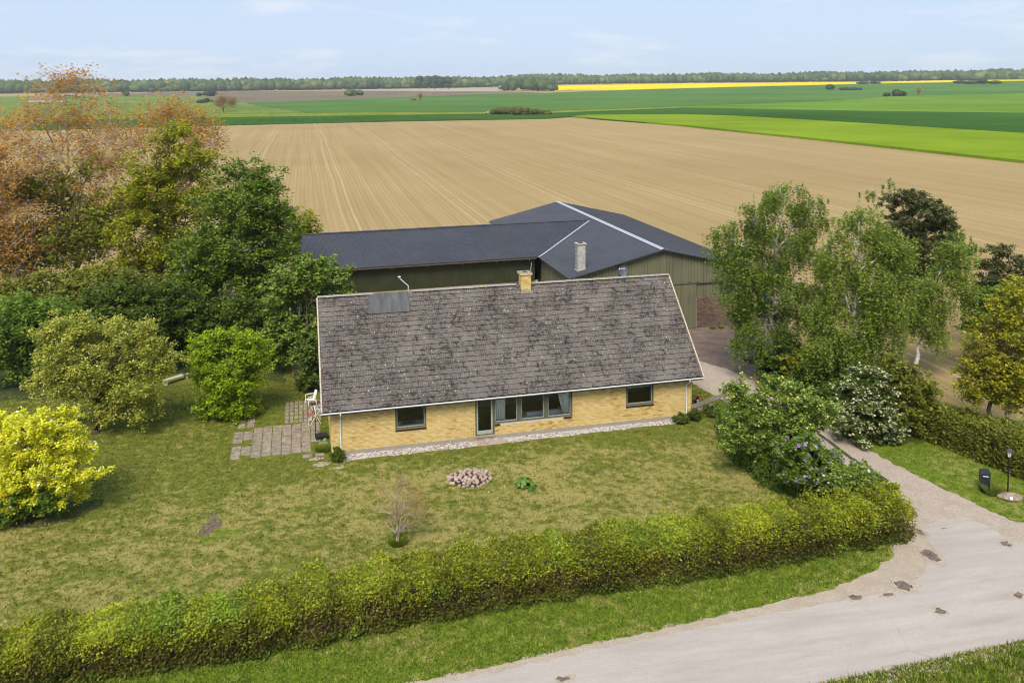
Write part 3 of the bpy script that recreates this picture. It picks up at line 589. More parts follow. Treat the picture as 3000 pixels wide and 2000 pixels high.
# roof: boarding below the tiles, back slope, verges, tiles
sl = math.hypot(RY-EY, RZ-EZ); un = np.array([0, -(RZ-EZ)/sl, (RY-EY)/sl]); us = np.array([0, (RY-EY)/sl, (RZ-EZ)/sl])
def RP(x, s, h=0.0):
    q = np.array([x, EY, EZ])+us*s+un*h; return (q[0], q[1], q[2])
dk = MB(); dk.add([RP(XL+0.03, 0.02, -0.06), RP(XR-0.03, 0.02, -0.06), RP(XR-0.03, sl, -0.06), RP(XL+0.03, sl, -0.06)], [(0, 1, 2, 3)])
dk.add([RP(XL+0.03, 0.02, -0.16), RP(XR-0.03, 0.02, -0.16), RP(XR-0.03, sl, -0.16), RP(XL+0.03, sl, -0.16)], [(3, 2, 1, 0)])
roof = hobj('roof', dk, 'dark_wood')
bk = MB(); by = 2*RY-EY
bk.add([(XL, by, EZ), (XR, by, EZ), (XR, RY, RZ-0.02), (XL, RY, RZ-0.02)], [(0, 1, 2, 3)]); hobj('rear_roof', bk, 'old_roof_tile')
NR, NC = 22, 64; gs = sl/NR; tw = (XR-XL)/NC
def tile_mesh():
    mb = MB(); n = 12; vs = []
    def prof(t): return 0.017*(0.5-0.5*math.cos(2*math.pi*3*t))+0.004*(t > 0.97)
    for s, h in ((0.0, 0.0), (0.0, 0.030), (gs+0.03, 0.003)):
        for i in range(n+1):
            t = i/n; vs.append((t*tw*0.992, s*us[1]+(h+(prof(t) if h > 0.001 else 0))*un[1], s*us[2]+(h+(prof(t) if h > 0.001 else 0))*un[2]))
    fs = [(r*(n+1)+i, r*(n+1)+i+1, (r+1)*(n+1)+i+1, (r+1)*(n+1)+i) for r in range(2) for i in range(n)]
    mb.add(vs, fs); return mb
tmb = tile_mesh(); tme = tmb.mesh('roof_tile'); tiles = MB(); tv = np.array(tmb.v); count = 0
for r in range(NR):
    for k in range(NC):
        j = np.array([RNG.uniform(-0.004, 0.004), RNG.uniform(-0.006, 0.006), RNG.uniform(-0.003, 0.007)])
        wave = 0.012*math.sin(k*0.35+r*1.3)*0.4
        o = np.array(RP(XL+k*tw, r*gs, 0.0))+j+un*wave*0.5
        if count < 300 and r < 5:
            link('roof_tile', tme, 'old_roof_tile', roof, (o[0]-HO[0], o[1]-HO[1], o[2])); count += 1
        else: tiles.add(tv+o, tmb.f)
stuff(hobj('roof_tiles', tiles, 'old_roof_tile', roof))
mj = MB()  # near-black uneven lines built along every tile course
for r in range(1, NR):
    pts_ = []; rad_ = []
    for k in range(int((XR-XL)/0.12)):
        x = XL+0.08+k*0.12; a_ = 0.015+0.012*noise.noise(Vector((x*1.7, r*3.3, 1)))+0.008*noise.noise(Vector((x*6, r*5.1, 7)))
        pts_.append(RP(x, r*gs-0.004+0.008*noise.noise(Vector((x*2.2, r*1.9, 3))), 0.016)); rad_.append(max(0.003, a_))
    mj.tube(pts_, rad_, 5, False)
stuff(hobj('joint_lines', mj, 'joint_dark', roof))
cap = MB(); ca_n = 8
for i in range(ca_n+1):
    a = math.pi*(i/ca_n*0.86+0.07); cap.v.append((0, -0.15*math.cos(a), 0.11*math.sin(a)-0.03)); cap.v.append((0.455, -0.135*math.cos(a), 0.098*math.sin(a)-0.03))
cap.f = [(2*i, 2*i+2, 2*i+3, 2*i+1) for i in range(ca_n)] + [tuple(2*i for i in range(ca_n+1))]
cme = cap.mesh('ridge_tile'); nrt = 48
for i in range(nrt):
    x = XL+(XR-XL)*i/nrt
    if 11.05 < x < 11.85 or 2.25 < x < 4.5: continue
    link('ridge_tile', cme, 'ridge_tile', roof, (x-HO[0], RY-HO[1]+RNG.uniform(-.01, .01), RZ+0.055+RNG.uniform(-.008, .008)))
for x0, x1, nm in ((XL-0.05, XL+0.03, 'verge_board'), (XR-0.03, XR+0.05, 'verge_board')):
    vb = MB(); a = [RP(x0, -0.02, -0.20), RP(x1, -0.02, -0.20), RP(x1, -0.02, 0.065), RP(x0, -0.02, 0.065)]; b = [RP(x0, sl, -0.20), RP(x1, sl, -0.20), RP(x1, sl, 0.065), RP(x0, sl, 0.065)]
    vb.add(a+b, [(0, 1, 2, 3), (7, 6, 5, 4), (0, 4, 5, 1), (1, 5, 6, 2), (2, 6, 7, 3), (3, 7, 4, 0)]); hobj(nm, vb, 'verge_wood')
fb = MB().box(XL, XR, EY+0.03, EY+0.06, EZ-0.20, EZ-0.05); hobj('fascia_board', fb, 'dark_wood')
sf = MB().add([(XL, EY+0.06, EZ-0.17), (XR, EY+0.06, EZ-0.17), (XR, 0.0, EZ-0.02), (XL, 0.0, EZ-0.02)], [(3, 2, 1, 0)]); hobj('soffit', sf, 'dark_wood')
gt = MB(); gn = 8; gr = 0.062
for x in (XL-0.06, XR+0.09):
    for i in range(gn+1):
        a = math.pi*i/gn; gt.v.append((x, EY-0.035-gr*math.cos(a), EZ-0.06-gr*math.sin(a)))
    for i in range(gn+1):
        a = math.pi*i/gn; gt.v.append((x, EY-0.035-(gr-0.008)*math.cos(a), EZ-0.06-(gr-0.008)*math.sin(a)))
m_ = 2*(gn+1)
gt.f = [(i, i+1, m_+i+1, m_+i) for i in range(gn)]+[(gn+1+i, m_+gn+1+i, m_+gn+2+i, gn+2+i) for i in range(gn)]+[(0, m_, m_+gn+1, gn+1), (gn, 2*gn+1, m_+2*gn+1, m_+gn)]
gut = hobj('gutter', gt, 'white_metal')
cb = MB(); 
for x in (XL-0.06, XR+0.085): cb.lathe([(gr+0.002, 0), (gr+0.002, 0.008)], 16, lambda a, b, c, x=x: (x+c, EY-0.035+a, EZ-0.06-abs(b)))
hobj('gutter_end', cb, 'white_metal', gut)
gb = MB()
for i in range(26):
    x = XL+0.4+i*0.8; gb.tube([(x, EY-0.035-(gr+.004)*math.cos(a), EZ-0.06-(gr+.004)*math.sin(a)) for a in np.linspace(0, math.pi, 7)], 0.007, 4)
hobj('gutter_brackets', gb, 'grey_metal', gut)
for x, zl in ((0.49, 0.12), (20.03, 0.30)):
    dp = MB().tube([(x, EY-0.035, EZ-0.12), (x, EY-0.035, EZ-0.20), (x, EY+0.02, EZ-0.28), (x, -0.10, EZ-0.50), (x, -0.055, EZ-0.60), (x, -0.055, zl), (x+0.0, -0.14, zl-0.08)], 0.038, 10)
    d = hobj('downpipe', dp, 'white_metal', None, True)
    cl = MB()
    for z in (1.75, 0.62): cl.lathe([(0.042, z), (0.042, z+0.03)], 12, lambda a, b, c, x=x: (x+a, -0.055+b, c))
    hobj('pipe_clamp', cl, 'grey_metal', d)
pp = MB(); pv = []
for h in (0.055, 0.085):
    s0 = math.hypot(3.49-EY, 6.45-EZ); pv += [RP(2.42, s0, h), RP(4.64, s0, h), RP(4.64, sl+0.02, h+0.02), RP(2.42, sl+0.02, h+0.02)]
pp.add(pv, [(0, 3, 2, 1), (4, 5, 6, 7), (0, 1, 5, 4), (1, 2, 6, 5), (2, 3, 7, 6), (3, 0, 4, 7)]); hobj('roof_plate', pp, 'roof_plate')
vp = MB().tube([(4.69, 4.42, 7.15), (4.69, 4.42, 7.75), (4.22, 4.42, 8.20), (4.21, 4.42, 8.26)], 0.028, 8); vpo = hobj('vent_pipe', vp, 'white_metal', None, True)
hobj('vent_cap', MB().lathe([(0.05, 8.255), (0.10, 8.28), (0.10, 8.31), (0.02, 8.34)], 12, lambda a, b, c: (4.19+a, 4.42+b, c)), 'white_metal', vpo)
# chimney with its own bricks
CX0, CX1, CY0, CY1 = 11.34, 11.94, 4.08, 4.76
ch = hobj('chimney', MB().box(CX0+0.008, CX1-0.008, CY0+0.008, CY1-0.008, 6.8, 8.09), 'mortar')
fm = MB().box(-0.114, 0.114, -0.004, 0.03, 0, 0.0555).mesh('brick'); hm = MB().box(-0.054, 0.054, -0.004, 0.03, 0, 0.0555).mesh('brick'); zc = 6.95; k = 0
smf = MB().box(-0.004, 0.03, -0.114, 0.114, 0, 0.0555).mesh('brick')
while zc < 8.02:
    x = CX0+0.002
    for ww in ((0.228, 0.228, 0.108) if k % 2 == 0 else (0.108, 0.228, 0.228)):
        link('brick', fm if ww > .2 else hm, 'yellow_brick', ch, (x+ww/2-HO[0], CY0-HO[1], zc)); x += ww+0.012
    for y in ((CY0+0.15, CY0+0.39) if k % 2 else (CY0+0.26, CY0+0.50)):
        link('brick', smf, 'yellow_brick', ch, (CX0-HO[0], y-HO[1], zc))
    zc += 0.0667; k += 1
cr = MB().box(CX0-0.07, CX1+0.07, CY0-0.07, CY1+0.07, 8.03, 8.11); hobj('chimney_cap', cr, 'yellow_brick', ch)
cr = MB().box(CX0-0.055, CX1+0.055, CY0-0.055, CY1+0.055, 8.111, 8.135).box(CX0+0.14, CX1-0.14, CY0+0.16, CY1-0.16, 8.12, 8.15); hobj('chimney_crown', cr, 'ridge_tile', ch)
hobj('flue', MB().box(CX0+0.16, CX1-0.16, CY0+0.18, CY1-0.18, 8.135, 8.156), 'soil_pot', ch)
lf = MB().box(CX0-0.05, CX1+0.05, CY0-0.16, CY0-0.02, 6.94, 7.08); hobj('chimney_flashing', lf, 'ridge_tile', ch)
hobj('antenna_mast', MB().tube([(12.02, 4.42, 7.1), (12.02, 4.42, 8.30), (12.05, 4.42, 8.62), (12.09, 4.42, 8.70)], 0.016, 6), 'grey_metal')
# windows and door
def frame(name, a, b, z0, label=None, posts=(), sill='bricks', y0=0.07, bead=True):
    root = MB().box(a, a+0.075, y0, y0+0.10, z0, ZTOP).box(b-0.075, b, y0, y0+0.10, z0, ZTOP).box(a+0.075, b-0.075, y0+0.001, y0+0.099, z0, z0+0.07).box(a+0.075, b-0.075, y0+0.001, y0+0.099, ZTOP-0.07, ZTOP)
    r = hobj(name, root, 'olive_wood')
    if label: r['label'] = label
    edges = [a+0.075]+[q for pq in posts for q in pq]+[b-0.075]
    for pa, pb in posts: hobj('mullion', MB().box(pa, pb, y0-0.01, y0+0.11, z0-0.02, ZTOP-0.07), 'olive_wood', r)
    for i in range(0, len(edges), 2):
        xa, xb = edges[i], edges[i+1]; za, zb = z0+0.07, ZTOP-0.07
        hobj('pane', MB().box(xa+0.03, xb-0.03, y0+0.045, y0+0.052, za+0.035, zb-0.03), 'glass', r)
        if bead: hobj('glazing_bead', MB().box(xa, xa+0.032, y0+0.02, y0+0.07, za, zb).box(xb-0.032, xb, y0+0.02, y0+0.07, za, zb).box(xa+0.032, xb-0.032, y0+0.021, y0+0.069, za, za+0.04).box(xa+0.032, xb-0.032, y0+0.021, y0+0.069, zb-0.032, zb), 'pale_green_paint', r)
    if sill == 'bricks':
        n = max(2, round((b-a+0.04)/0.118)); wd = (b-a+0.04)/n; sm = MB(); y_ = (-0.045, 0.075)
        sm.add([(-wd/2+0.005, y_[0], -0.075), (wd/2-0.005, y_[0], -0.075), (wd/2-0.005, y_[1], -0.075), (-wd/2+0.005, y_[1], -0.075), (-wd/2+0.005, y_[0], -0.03), (wd/2-0.005, y_[0], -0.03), (wd/2-0.005, y_[1], 0.012), (-wd/2+0.005, y_[1], 0.012)], [(0, 3, 2, 1), (4, 5, 6, 7), (0, 1, 5, 4), (1, 2, 6, 5), (2, 3, 7, 6), (3, 0, 4, 7)])
        me = sm.mesh('sill_brick')
        for i in range(n): link('sill_brick', me, 'black_brick', r, (a-0.02+wd*(i+0.5)-HO[0], -HO[1], z0-0.012))
    return r
frame('window', *WIN1); frame('window', *WIN2)
big = frame('window', BIG[0], BIG[1], BIG[2], 'wide three-pane picture window with a broken sill', ((10.02, 10.27), (11.54, 11.79)), None)
hobj('sill', MB().box(9.04, 12.66, 0.0, 0.068, BIG[2]-0.09, BIG[2]-0.012), 'weathered_sill', big)
sbm = MB().add([(-0.05, -0.045, -0.09), (0.05, -0.045, -0.09), (0.05, 0.07, -0.09), (-0.05, 0.07, -0.09), (-0.05, -0.045, -0.035), (0.05, -0.045, -0.035), (0.05, 0.07, 0.0), (-0.05, 0.07, 0.0)], [(0, 3, 2, 1), (4, 5, 6, 7), (0, 1, 5, 4), (1, 2, 6, 5), (2, 3, 7, 6), (3, 0, 4, 7)]).mesh('sill_brick')
for x in (8.79, 8.90, 8.99, 12.74, 12.85, 12.96, 13.07): link('sill_brick', sbm, 'black_brick', big, (x-HO[0], -HO[1], BIG[2]-0.005))
dr = MB().box(DOOR[0], DOOR[0]+0.07, 0.06, 0.17, 0.26, ZTOP).box(DOOR[1]-0.07, DOOR[1], 0.06, 0.17, 0.26, ZTOP).box(DOOR[0]+0.07, DOOR[1]-0.07, 0.06, 0.17, ZTOP-0.07, ZTOP)
dr = hobj('door', dr, 'olive_wood')
da, db = DOOR[0]+0.075, DOOR[1]-0.075
hobj('door_leaf', MB().box(da, da+0.085, 0.09, 0.135, 0.30, 2.26).box(db-0.085, db, 0.09, 0.135, 0.30, 2.26).box(da+0.085, db-0.085, 0.091, 0.134, 0.30, 0.50).box(da+0.085, db-0.085, 0.091, 0.134, 2.18, 2.26), 'pale_green_paint', dr)
hobj('pane', MB().box(da+0.085, db-0.085, 0.109, 0.115, 0.50, 2.18), 'glass', dr)
hobj('handle', MB().tube([(da+0.05, 0.085, 1.22), (da+0.05, 0.045, 1.22), (da+0.15, 0.045, 1.22)], 0.011, 6), 'steel', dr)
hobj('threshold', MB().box(DOOR[0]-0.04, DOOR[1]+0.04, -0.07, 0.10, 0.18, 0.255), 'plinth_concrete', dr)
# rooms seen through the glass
rm = MB()
for a, b in ((1.6, 6.8), (6.9, 14.4), (14.6, 19.9)):
    rm.add([(a, 0.30, 0.22), (b, 0.30, 0.22), (b, 4.2, 0.22), (a, 4.2, 0.22)], [(0, 1, 2, 3)]); rm.add([(a, 4.2, 0.22), (b, 4.2, 0.22), (b, 4.2, 2.5), (a, 4.2, 2.5)], [(0, 1, 2, 3)])
    rm.add([(a, 0.3, 0.22), (a, 4.2, 0.22), (a, 4.2, 2.5), (a, 0.3, 2.5)], [(0, 1, 2, 3)]); rm.add([(b, 0.3, 0.22), (b, 0.3, 2.5), (b, 4.2, 2.5), (b, 4.2, 0.22)], [(0, 1, 2, 3)])
    rm.add([(a, 0.3, 2.5), (a, 4.2, 2.5), (b, 4.2, 2.5), (b, 0.3, 2.5)], [(0, 1, 2, 3)])
hobj('inner_wall', rm, 'inner_wall')
fl = MB().box(1.6, 19.9, 0.31, 4.19, 0.2201, 0.235); hobj('inner_floor', fl, 'inner_floor')
def curtain(x0, x1, tie, label):
    mb = MB(); n = 36; rowsz = [2.26, 1.9, 1.5, 1.15, 0.95]
    for z in rowsz:
        f = (z-0.95)/1.3; sh = tie*max(0.0, 1-f)**1.5
        for i in range(n+1):
            t = i/n; x = x0+(x1-x0)*t; x = x+(x1-x)*sh if tie > 0 else x
            mb.v.append((x, 0.24+0.035*math.sin(t*n*0.9)+0.02*math.sin(t*11), z))
    mb.f = [(r*(n+1)+i, (r+1)*(n+1)+i, (r+1)*(n+1)+i+1, r*(n+1)+i+1) for r in range(len(rowsz)-1) for i in range(n)]
    tag(obj('curtain', mb, 'curtain_cloth', None, None, True), label, 'curtain', 'curtains of the picture window')
curtain(8.83, 9.40, 0, 'straight white curtain at the door end of the picture window')
curtain(12.42, 13.06, 0.45, 'gathered white curtain at the far right end of the picture window')
bl = thing('roller_blind', 'grey blue roller blind half a hand down in the right window', 'blind', (17.195, 0.24, 2.3))
obj('blind_cloth', MB().box(-0.73, 0.73, -0.003, 0.003, -0.27, 0.0), 'blind_grey', bl); obj('blind_tube', MB().tube([(-0.75, 0, 0.02), (0.75, 0, 0.02)], 0.022, 8), 'white_metal', bl); obj('bottom_rail', MB().box(-0.735, 0.735, -0.008, 0.008, -0.29, -0.271), 'white_metal', bl)
so = thing('sofa', 'low pale sofa behind the middle pane of the picture window', 'sofa', (11.75, 1.15, 0.236))
obj('seat', MB().box(-1.05, 1.05, -0.35, 0.45, 0.12, 0.45), 'sofa_cloth', so); obj('backrest', MB().box(-1.05, 1.05, -0.55, -0.352, 0.12, 0.80), 'sofa_cloth', so)
for s in (-1, 1): obj('armrest', MB().box(min(s*1.052, s*1.25), max(s*1.052, s*1.25), -0.55, 0.45, 0.12, 0.60), 'sofa_cloth', so)
for sx in (-1.1, 1.1):
    for sy in (-0.45, 0.35): obj('leg', MB().box(sx-.03, sx+.03, sy-.03, sy+.03, 0, 0.12), 'dark_wood', so)
kc = thing('kitchen_counter', 'white kitchen counter with a steel sink behind the left window', 'counter', (4.15, 0.65, 0.236))
obj('cabinet', MB().box(-1.0, 1.2, -0.28, 0.26, 0.0, 0.86), 'counter_white', kc); wt = obj('worktop', MB().box(-1.02, 1.22, -0.3, 0.3, 0.861, 0.90), 'counter_white', kc); obj('sink', MB().box(-0.35, 0.35, -0.22, 0.2, 0.901, 0.915), 'steel', kc)
obj('tap', MB().tube([(-0.25, 0.16, 0.9), (-0.25, 0.16, 1.18), (-0.25, 0.08, 1.25), (-0.25, -0.02, 1.20)], 0.014, 8), 'steel', kc)
tag(obj('soap_bottle', MB().lathe([(0.03, 0), (0.032, 0.02), (0.032, 0.13), (0.012, 0.15), (0.012, 0.19), (0.02, 0.20)], 10), 'white_plastic', None, (3.62, 0.62, 1.137)), 'small white bottle on the kitchen counter behind the left window', 'bottle')
# small stand pipe in the gravel and the small wall vent
tag(obj('stand_pipe', MB().tube([(6.26, -0.22, -0.03), (6.26, -0.22, 0.42)], 0.018, 8).lathe([(0.028, 0.40), (0.028, 0.44)], 8, lambda a, b, c: (6.26+a, -0.22+b, c)), 'grey_metal'), 'thin grey pipe standing in the white gravel left of the door', 'pipe')
hobj('wall_vent', MB().box(6.58, 6.66, -0.012, 0.0, 0.72, 0.80).box(6.59, 6.65, -0.016, -0.0121, 0.73, 0.74), 'grey_metal')

# ------------------------------------------------------------------ the barn: gabled hall and long wing
BX, BW, BZE, BZR, BY, BYF, BA = 25.82, 7.67, 4.682, 6.498, 16.35, 44.52, 0.0
bca, bsa = math.cos(BA), math.sin(BA)
def T(u, v, z): return (BX+u*bca-v*bsa, BY+u*bsa+v*bca, z)
barn = thing('barn', 'L-shaped barn with slate grey sheet roof and olive green walls', 'barn', T(0, 8, 0)); BO = np.array(T(0, 8, 0))
def bobj(name, mb, mat, parent=None, smooth=False):
    mb.v = [(p[0]-BO[0], p[1]-BO[1], p[2]) for p in mb.v]; return obj(name, mb, mat, parent or barn, None, smooth)
BD = BYF-BY; bk_ = (BZR-BZE)/BW
def hall_roof(sgn):
    mb = MB(); n = int(BD/0.5); L = BW
    prof = []
    for i in range(n):
        v0 = i*BD/n; v1 = (i+1)*BD/n; prof += [(v0, 0.0), (v1-0.07, 0.0), (v1-0.055, 0.03), (v1-0.02, 0.03)]
    prof.append((BD, 0.0)); m = len(prof)
    for u in (BW, 0.0):
        for v, h in prof: mb.v.append(T(sgn*u, v, BZR-bk_*u+h))
    for u in (BW, 0.0):
        for v in (0, BD): mb.v.append(T(sgn*u, v, BZR-bk_*u-0.09))
    f = [(i, i+1, m+i+1, m+i) for i in range(m-1)]; b = 2*m
    mb.f = f+[(b, b+2, b+3, b+1), (0, m, b+2, b), (m-1, b+1, b+3, 2*m-1)] + [(0, b, b+1, m-1)]
    return mb
bobj('roof', hall_roof(-1), 'barn_roof_metal'); bobj('roof', hall_roof(1), 'barn_roof_metal')
rc = MB()
for sgn in (-1, 1):
    rc.add([T(0, -0.02, BZR+0.075), T(0, BD+0.02, BZR+0.075), T(sgn*0.26, BD+0.02, BZR+0.045-bk_*0.26), T(sgn*0.26, -0.02, BZR+0.045-bk_*0.26)], [(0, 1, 2, 3) if sgn > 0 else (3, 2, 1, 0)])
bobj('ridge_cap', rc, 'flashing')
# hall walls: dark backing, then boards on gable, sheets on the sides, brick below
WU, WV = 7.2, 0.45
bw = MB()
def gz(u): return BZR-0.12-bk_*abs(u)
bw.add([T(-WU, WV, 0), T(WU, WV, 0), T(WU, WV, gz(WU)), T(0, WV, gz(0)), T(-WU, WV, gz(WU))], [(0, 1, 2, 3, 4)])
for s in (-1, 1): bw.add([T(s*WU, WV, 0), T(s*WU, BD-0.4, 0), T(s*WU, BD-0.4, gz(WU)), T(s*WU, WV, gz(WU))], [(0, 3, 2, 1) if s > 0 else (0, 1, 2, 3)])
bw.add([T(-WU, BD-0.4, 0), T(WU, BD-0.4, 0), T(WU, BD-0.4, gz(WU)), T(0, BD-0.4, gz(0)), T(-WU, BD-0.4, gz(WU))], [(4, 3, 2, 1, 0)])
bobj('wall', bw, 'board_gap')
bwid = 0.2618; nb = 55; CL = 2.52
for i in range(nb):
    u0 = -WU+i*bwid+0.008; u1 = u0+bwid-0.016; d = 0.022+RNG.uniform(0, 0.006)
    mb = MB(); za, zb = gz(u0), gz(u1)
    v0, v1 = WV-d, WV-0.001
    vs = [T(u0, v0, CL), T(u1, v0, CL), T(u1, v1, CL), T(u0, v1, CL), T(u0, v0, za), T(u1, v0, zb), T(u1, v1, zb), T(u0, v1, za)]
    mb.add(vs, [(0, 3, 2, 1), (4, 5, 6, 7), (0, 1, 5, 4), (1, 2, 6, 5), (2, 3, 7, 6), (3, 0, 4, 7)]); bobj('board', mb, 'olive_board')
# side sheets (the west side is seen below the wing)
def corr(p0, p1, z0, z1, pitch, amp, out):
    """corrugated upright sheet between two ground points"""
    p0 = np.array(p0, float); p1 = np.array(p1, float); L = np.linalg.norm(p1-p0); n = int(L/pitch); mb = MB(); out = np.array(out, float); pr = []
    for i in range(n):
        for t, h in ((0.0, 0.0), (0.42, 0.0), (0.52, 1.0), (0.90, 1.0)): pr.append(((i+t)/n, h*amp))
    pr.append((1.0, 0.0)); m = len(pr)
    for z in (z0, z1):
        for t, h in pr:
            q = p0+(p1-p0)*t+out*h; mb.v.append((q[0], q[1], z))
    mb.f = [(i, i+1, m+i+1, m+i) for i in range(m-1)]; return mb
a, b = T(-WU-0.03, WV, 0), T(-WU-0.03, 9.2, 0); bobj('wall_sheet', corr(b[:2], a[:2], 2.6, gz(WU)-0.02, 0.3, 0.02, (-bca, -bsa)), 'olive_board')
a, b = T(WU+0.03, WV, 0), T(WU+0.03, BD-0.4, 0); bobj('wall_sheet', corr(a[:2], b[:2], 2.6, gz(WU)-0.02, 0.3, 0.02, (bca, bsa)), 'olive_board')
# low brick walls
bb = MB(); 
def brick_wall(mb, u0, u1, v, z1, facev=-1):
    z = 0.0; k = 0
    while z < z1-0.05:
        u = u0-0.12*(k % 2)
        while u < u1:
            a_, b_ = max(u, u0), min(u+0.228, u1)
            if b_-a_ > 0.04: mb.box(a_, b_, v-0.03+RNG.uniform(-.006, .004), v, z, z+0.056, T)
            u += 0.24
        z += 0.0667; k += 1
brick_wall(bb, 3.0, WU, WV-0.002, 2.5)
low = bobj('low_wall', MB().add([T(-WU, WV-0.012, 0), T(WU+.02, WV-0.012, 0), T(WU+.02, WV-0.012, 2.5), T(-WU, WV-0.012, 2.5)], [(0, 1, 2, 3)]).add([T(-WU-0.02, WV, 0), T(-WU-0.02, 9.4, 0), T(-WU-0.02, 9.4, 2.6), T(-WU-0.02, WV, 2.6)], [(0, 1, 2, 3)]), 'grey_mortar')
stuff(bobj('brickwork', bb, 'red_brick', low))
bw2 = MB(); z = 0.0; k = 0
while z < 2.55:
    v = 0.5-0.12*(k % 2)
    while v < 8.8:
        bw2.box(-WU-0.05, -WU-0.021, v, v+0.228, z, z+0.056, T); v += 0.24
    z += 0.0667; k += 1
stuff(bobj('brickwork', bw2, 'red_brick', low))
# sliding door on a rail
sd = bobj('sliding_door', MB().box(-0.6, 2.88, WV-0.11, WV-0.06, 0.06, 3.52, T), 'board_gap')
for i in range(13):
    u0 = -0.6+i*0.2677; bobj('board', MB().box(u0+0.006, u0+0.262, WV-0.13-RNG.uniform(0, 0.005), WV-0.111, 0.05, 3.53, T), 'olive_board', sd)
bobj('door_rail', MB().box(-0.7, 6.8, WV-0.16, WV-0.06, 3.56, 3.64, T), 'rusty_iron')
for u in (0.0, 2.35, 3.0, 4.6): bobj('rail_bracket', MB().box(u-0.05, u+0.05, WV-0.18, WV-0.025, 3.641, 3.73, T), 'rusty_iron')
# wing: eave and ridge run a touch off the house line
wd = np.array([math.cos(0.024), math.sin(0.024)]); wnv = np.array([-wd[1], wd[0]])
E1 = np.array([18.06, 24.70]); S0 = -19.3                       # eave point at the hall, west end
def WP(s, t): q = E1+wd*s+wnv*t; return q[0], q[1]
RT = 7.40; RZ2 = 6.38
def hall_z_at(x, y):
    u = (x-BX)*bca+(y-BY)*bsa; return BZR-bk_*abs(u)
def wing_slope(sign):
    mb = MB(); pitch = 0.20; n = int((7.5-S0)/pitch)+1; cols = []
    for i in range(n):
        for f, h in ((0.0, 0.0), (0.50, 0.0), (0.58, 0.05), (0.92, 0.05)): cols.append((S0+(i+f)*pitch, h))
    faces = []; rows_ = 2; K = 0
    for s, h in cols:
        if s > 7.25: break
        lo, hi = 0.0, 1.0; ok = True
        def P(t):
            tt = t*RT if sign > 0 else 2*RT-t*RT
            x, y = WP(s, tt); return x, y, BZE+(RZ2-BZE)*t
        if s > -0.05:          # start where the sheet rises out of the hall roof
            a_, b_ = 0.0, 1.0
            for _ in range(30):
                mid = (a_+b_)/2; x, y, z = P(mid)
                if z > hall_z_at(x, y)-0.01: b_ = mid
                else: a_ = mid
            lo = b_
        p = P(lo); q = P(1.0)
        mb.v.append((p[0], p[1], p[2]+h+0.03)); mb.v.append((q[0], q[1], q[2]+h+0.03)); K += 1
    mb.f = [(2*i, 2*i+2, 2*i+3, 2*i+1) if sign > 0 else (2*i, 2*i+1, 2*i+3, 2*i+2) for i in range(K-1)]
    return mb
bobj('roof', wing_slope(1), 'barn_roof_metal'); bobj('roof', wing_slope(-1), 'barn_roof_metal')
wr = MB()
for sg in (-1, 1):
    wr.add([(*WP(S0-.02, RT), RZ2+0.10), (*WP(7.0, RT), RZ2+0.10), (*WP(7.0, RT+sg*0.22), RZ2+0.05), (*WP(S0-.02, RT+sg*0.22), RZ2+0.05)], [(0, 1, 2, 3) if sg < 0 else (3, 2, 1, 0)])
bobj('ridge_cap', wr, 'barn_roof_metal')
vl = MB(); pts = []
for i in range(13):
    s = -0.02+i*(7.15/12); a_, b_ = 0.0, 1.0
    for _ in range(30):
        mid = (a_+b_)/2; x, y = WP(s, mid*RT); z = BZE+(RZ2-BZE)*mid
        if z > hall_z_at(x, y): b_ = mid
        else: a_ = mid
    x, y = WP(s, b_*RT); pts.append((x, y, hall_z_at(x, y)))
for i, (x, y, z) in enumerate(pts):
    d = np.array(pts[min(i+1, 12)])[:2]-np.array(pts[max(i-1, 0)])[:2]; d /= np.linalg.norm(d); nn = np.array([d[1], -d[0]])
    for o_ in (0.17, -0.03): 
        xx, yy = x+nn[0]*o_, y+nn[1]*o_; vl.v.append((xx, yy, hall_z_at(xx, yy)+0.045 if o_ > 0 else z+0.07))
vl.f = [(2*i, 2*i+2, 2*i+3, 2*i+1) for i in range(12)]
bobj('valley_flashing', vl, 'flashing')
wf = 0.62
a, b = WP(S0+0.4, wf), WP(-0.1, wf); bobj('wall_sheet', corr(a, b, 2.58, BZE+0.12, 0.19, 0.02, (-wnv[0], -wnv[1])), 'dark_green_sheet')
lw = MB(); p0, p1 = np.array(WP(S0+0.4, wf+0.03)), np.array(WP(0.2, wf+0.03)); pb0, pb1 = np.array(WP(S0+0.4, 2*RT-0.6)), np.array(WP(0.2, 2*RT-0.6))
lw.add([(*p0, 0), (*p1, 0), (*p1, 2.62), (*p0, 2.62)], [(0, 1, 2, 3)]); lw.add([(*p0, 0), (*p0, 4.75), (*WP(S0+0.4, RT), RZ2-0.08), (*pb0, 4.75), (*pb0, 0)], [(0, 1, 2, 3, 4)]); lw.add([(*pb0, 0), (*pb1, 0), (*pb1, 4.75), (*pb0, 4.75)], [(3, 2, 1, 0)])
bobj('low_wall', lw, 'tan_render')
wbk = MB(); z = 0; k = 0
while z < 2.52:
    s = -4.2-0.12*(k % 2)
    while s < -0.1:
        q0, q1 = np.array(WP(s, wf+0.029)), np.array(WP(s+0.228, wf+0.029)); o_ = -wnv*0.03
        wbk.add([(*(q0+o_), z), (*(q1+o_), z), (*q1, z), (*q0, z), (*(q0+o_), z+.056), (*(q1+o_), z+.056), (*q1, z+.056), (*q0, z+.056)], [(0, 3, 2, 1), (4, 5, 6, 7), (0, 1, 5, 4), (1, 2, 6, 5), (2, 3, 7, 6), (3, 0, 4, 7)]); s += 0.24
    z += 0.0667; k += 1
stuff(bobj('brickwork', wbk, 'red_brick'))
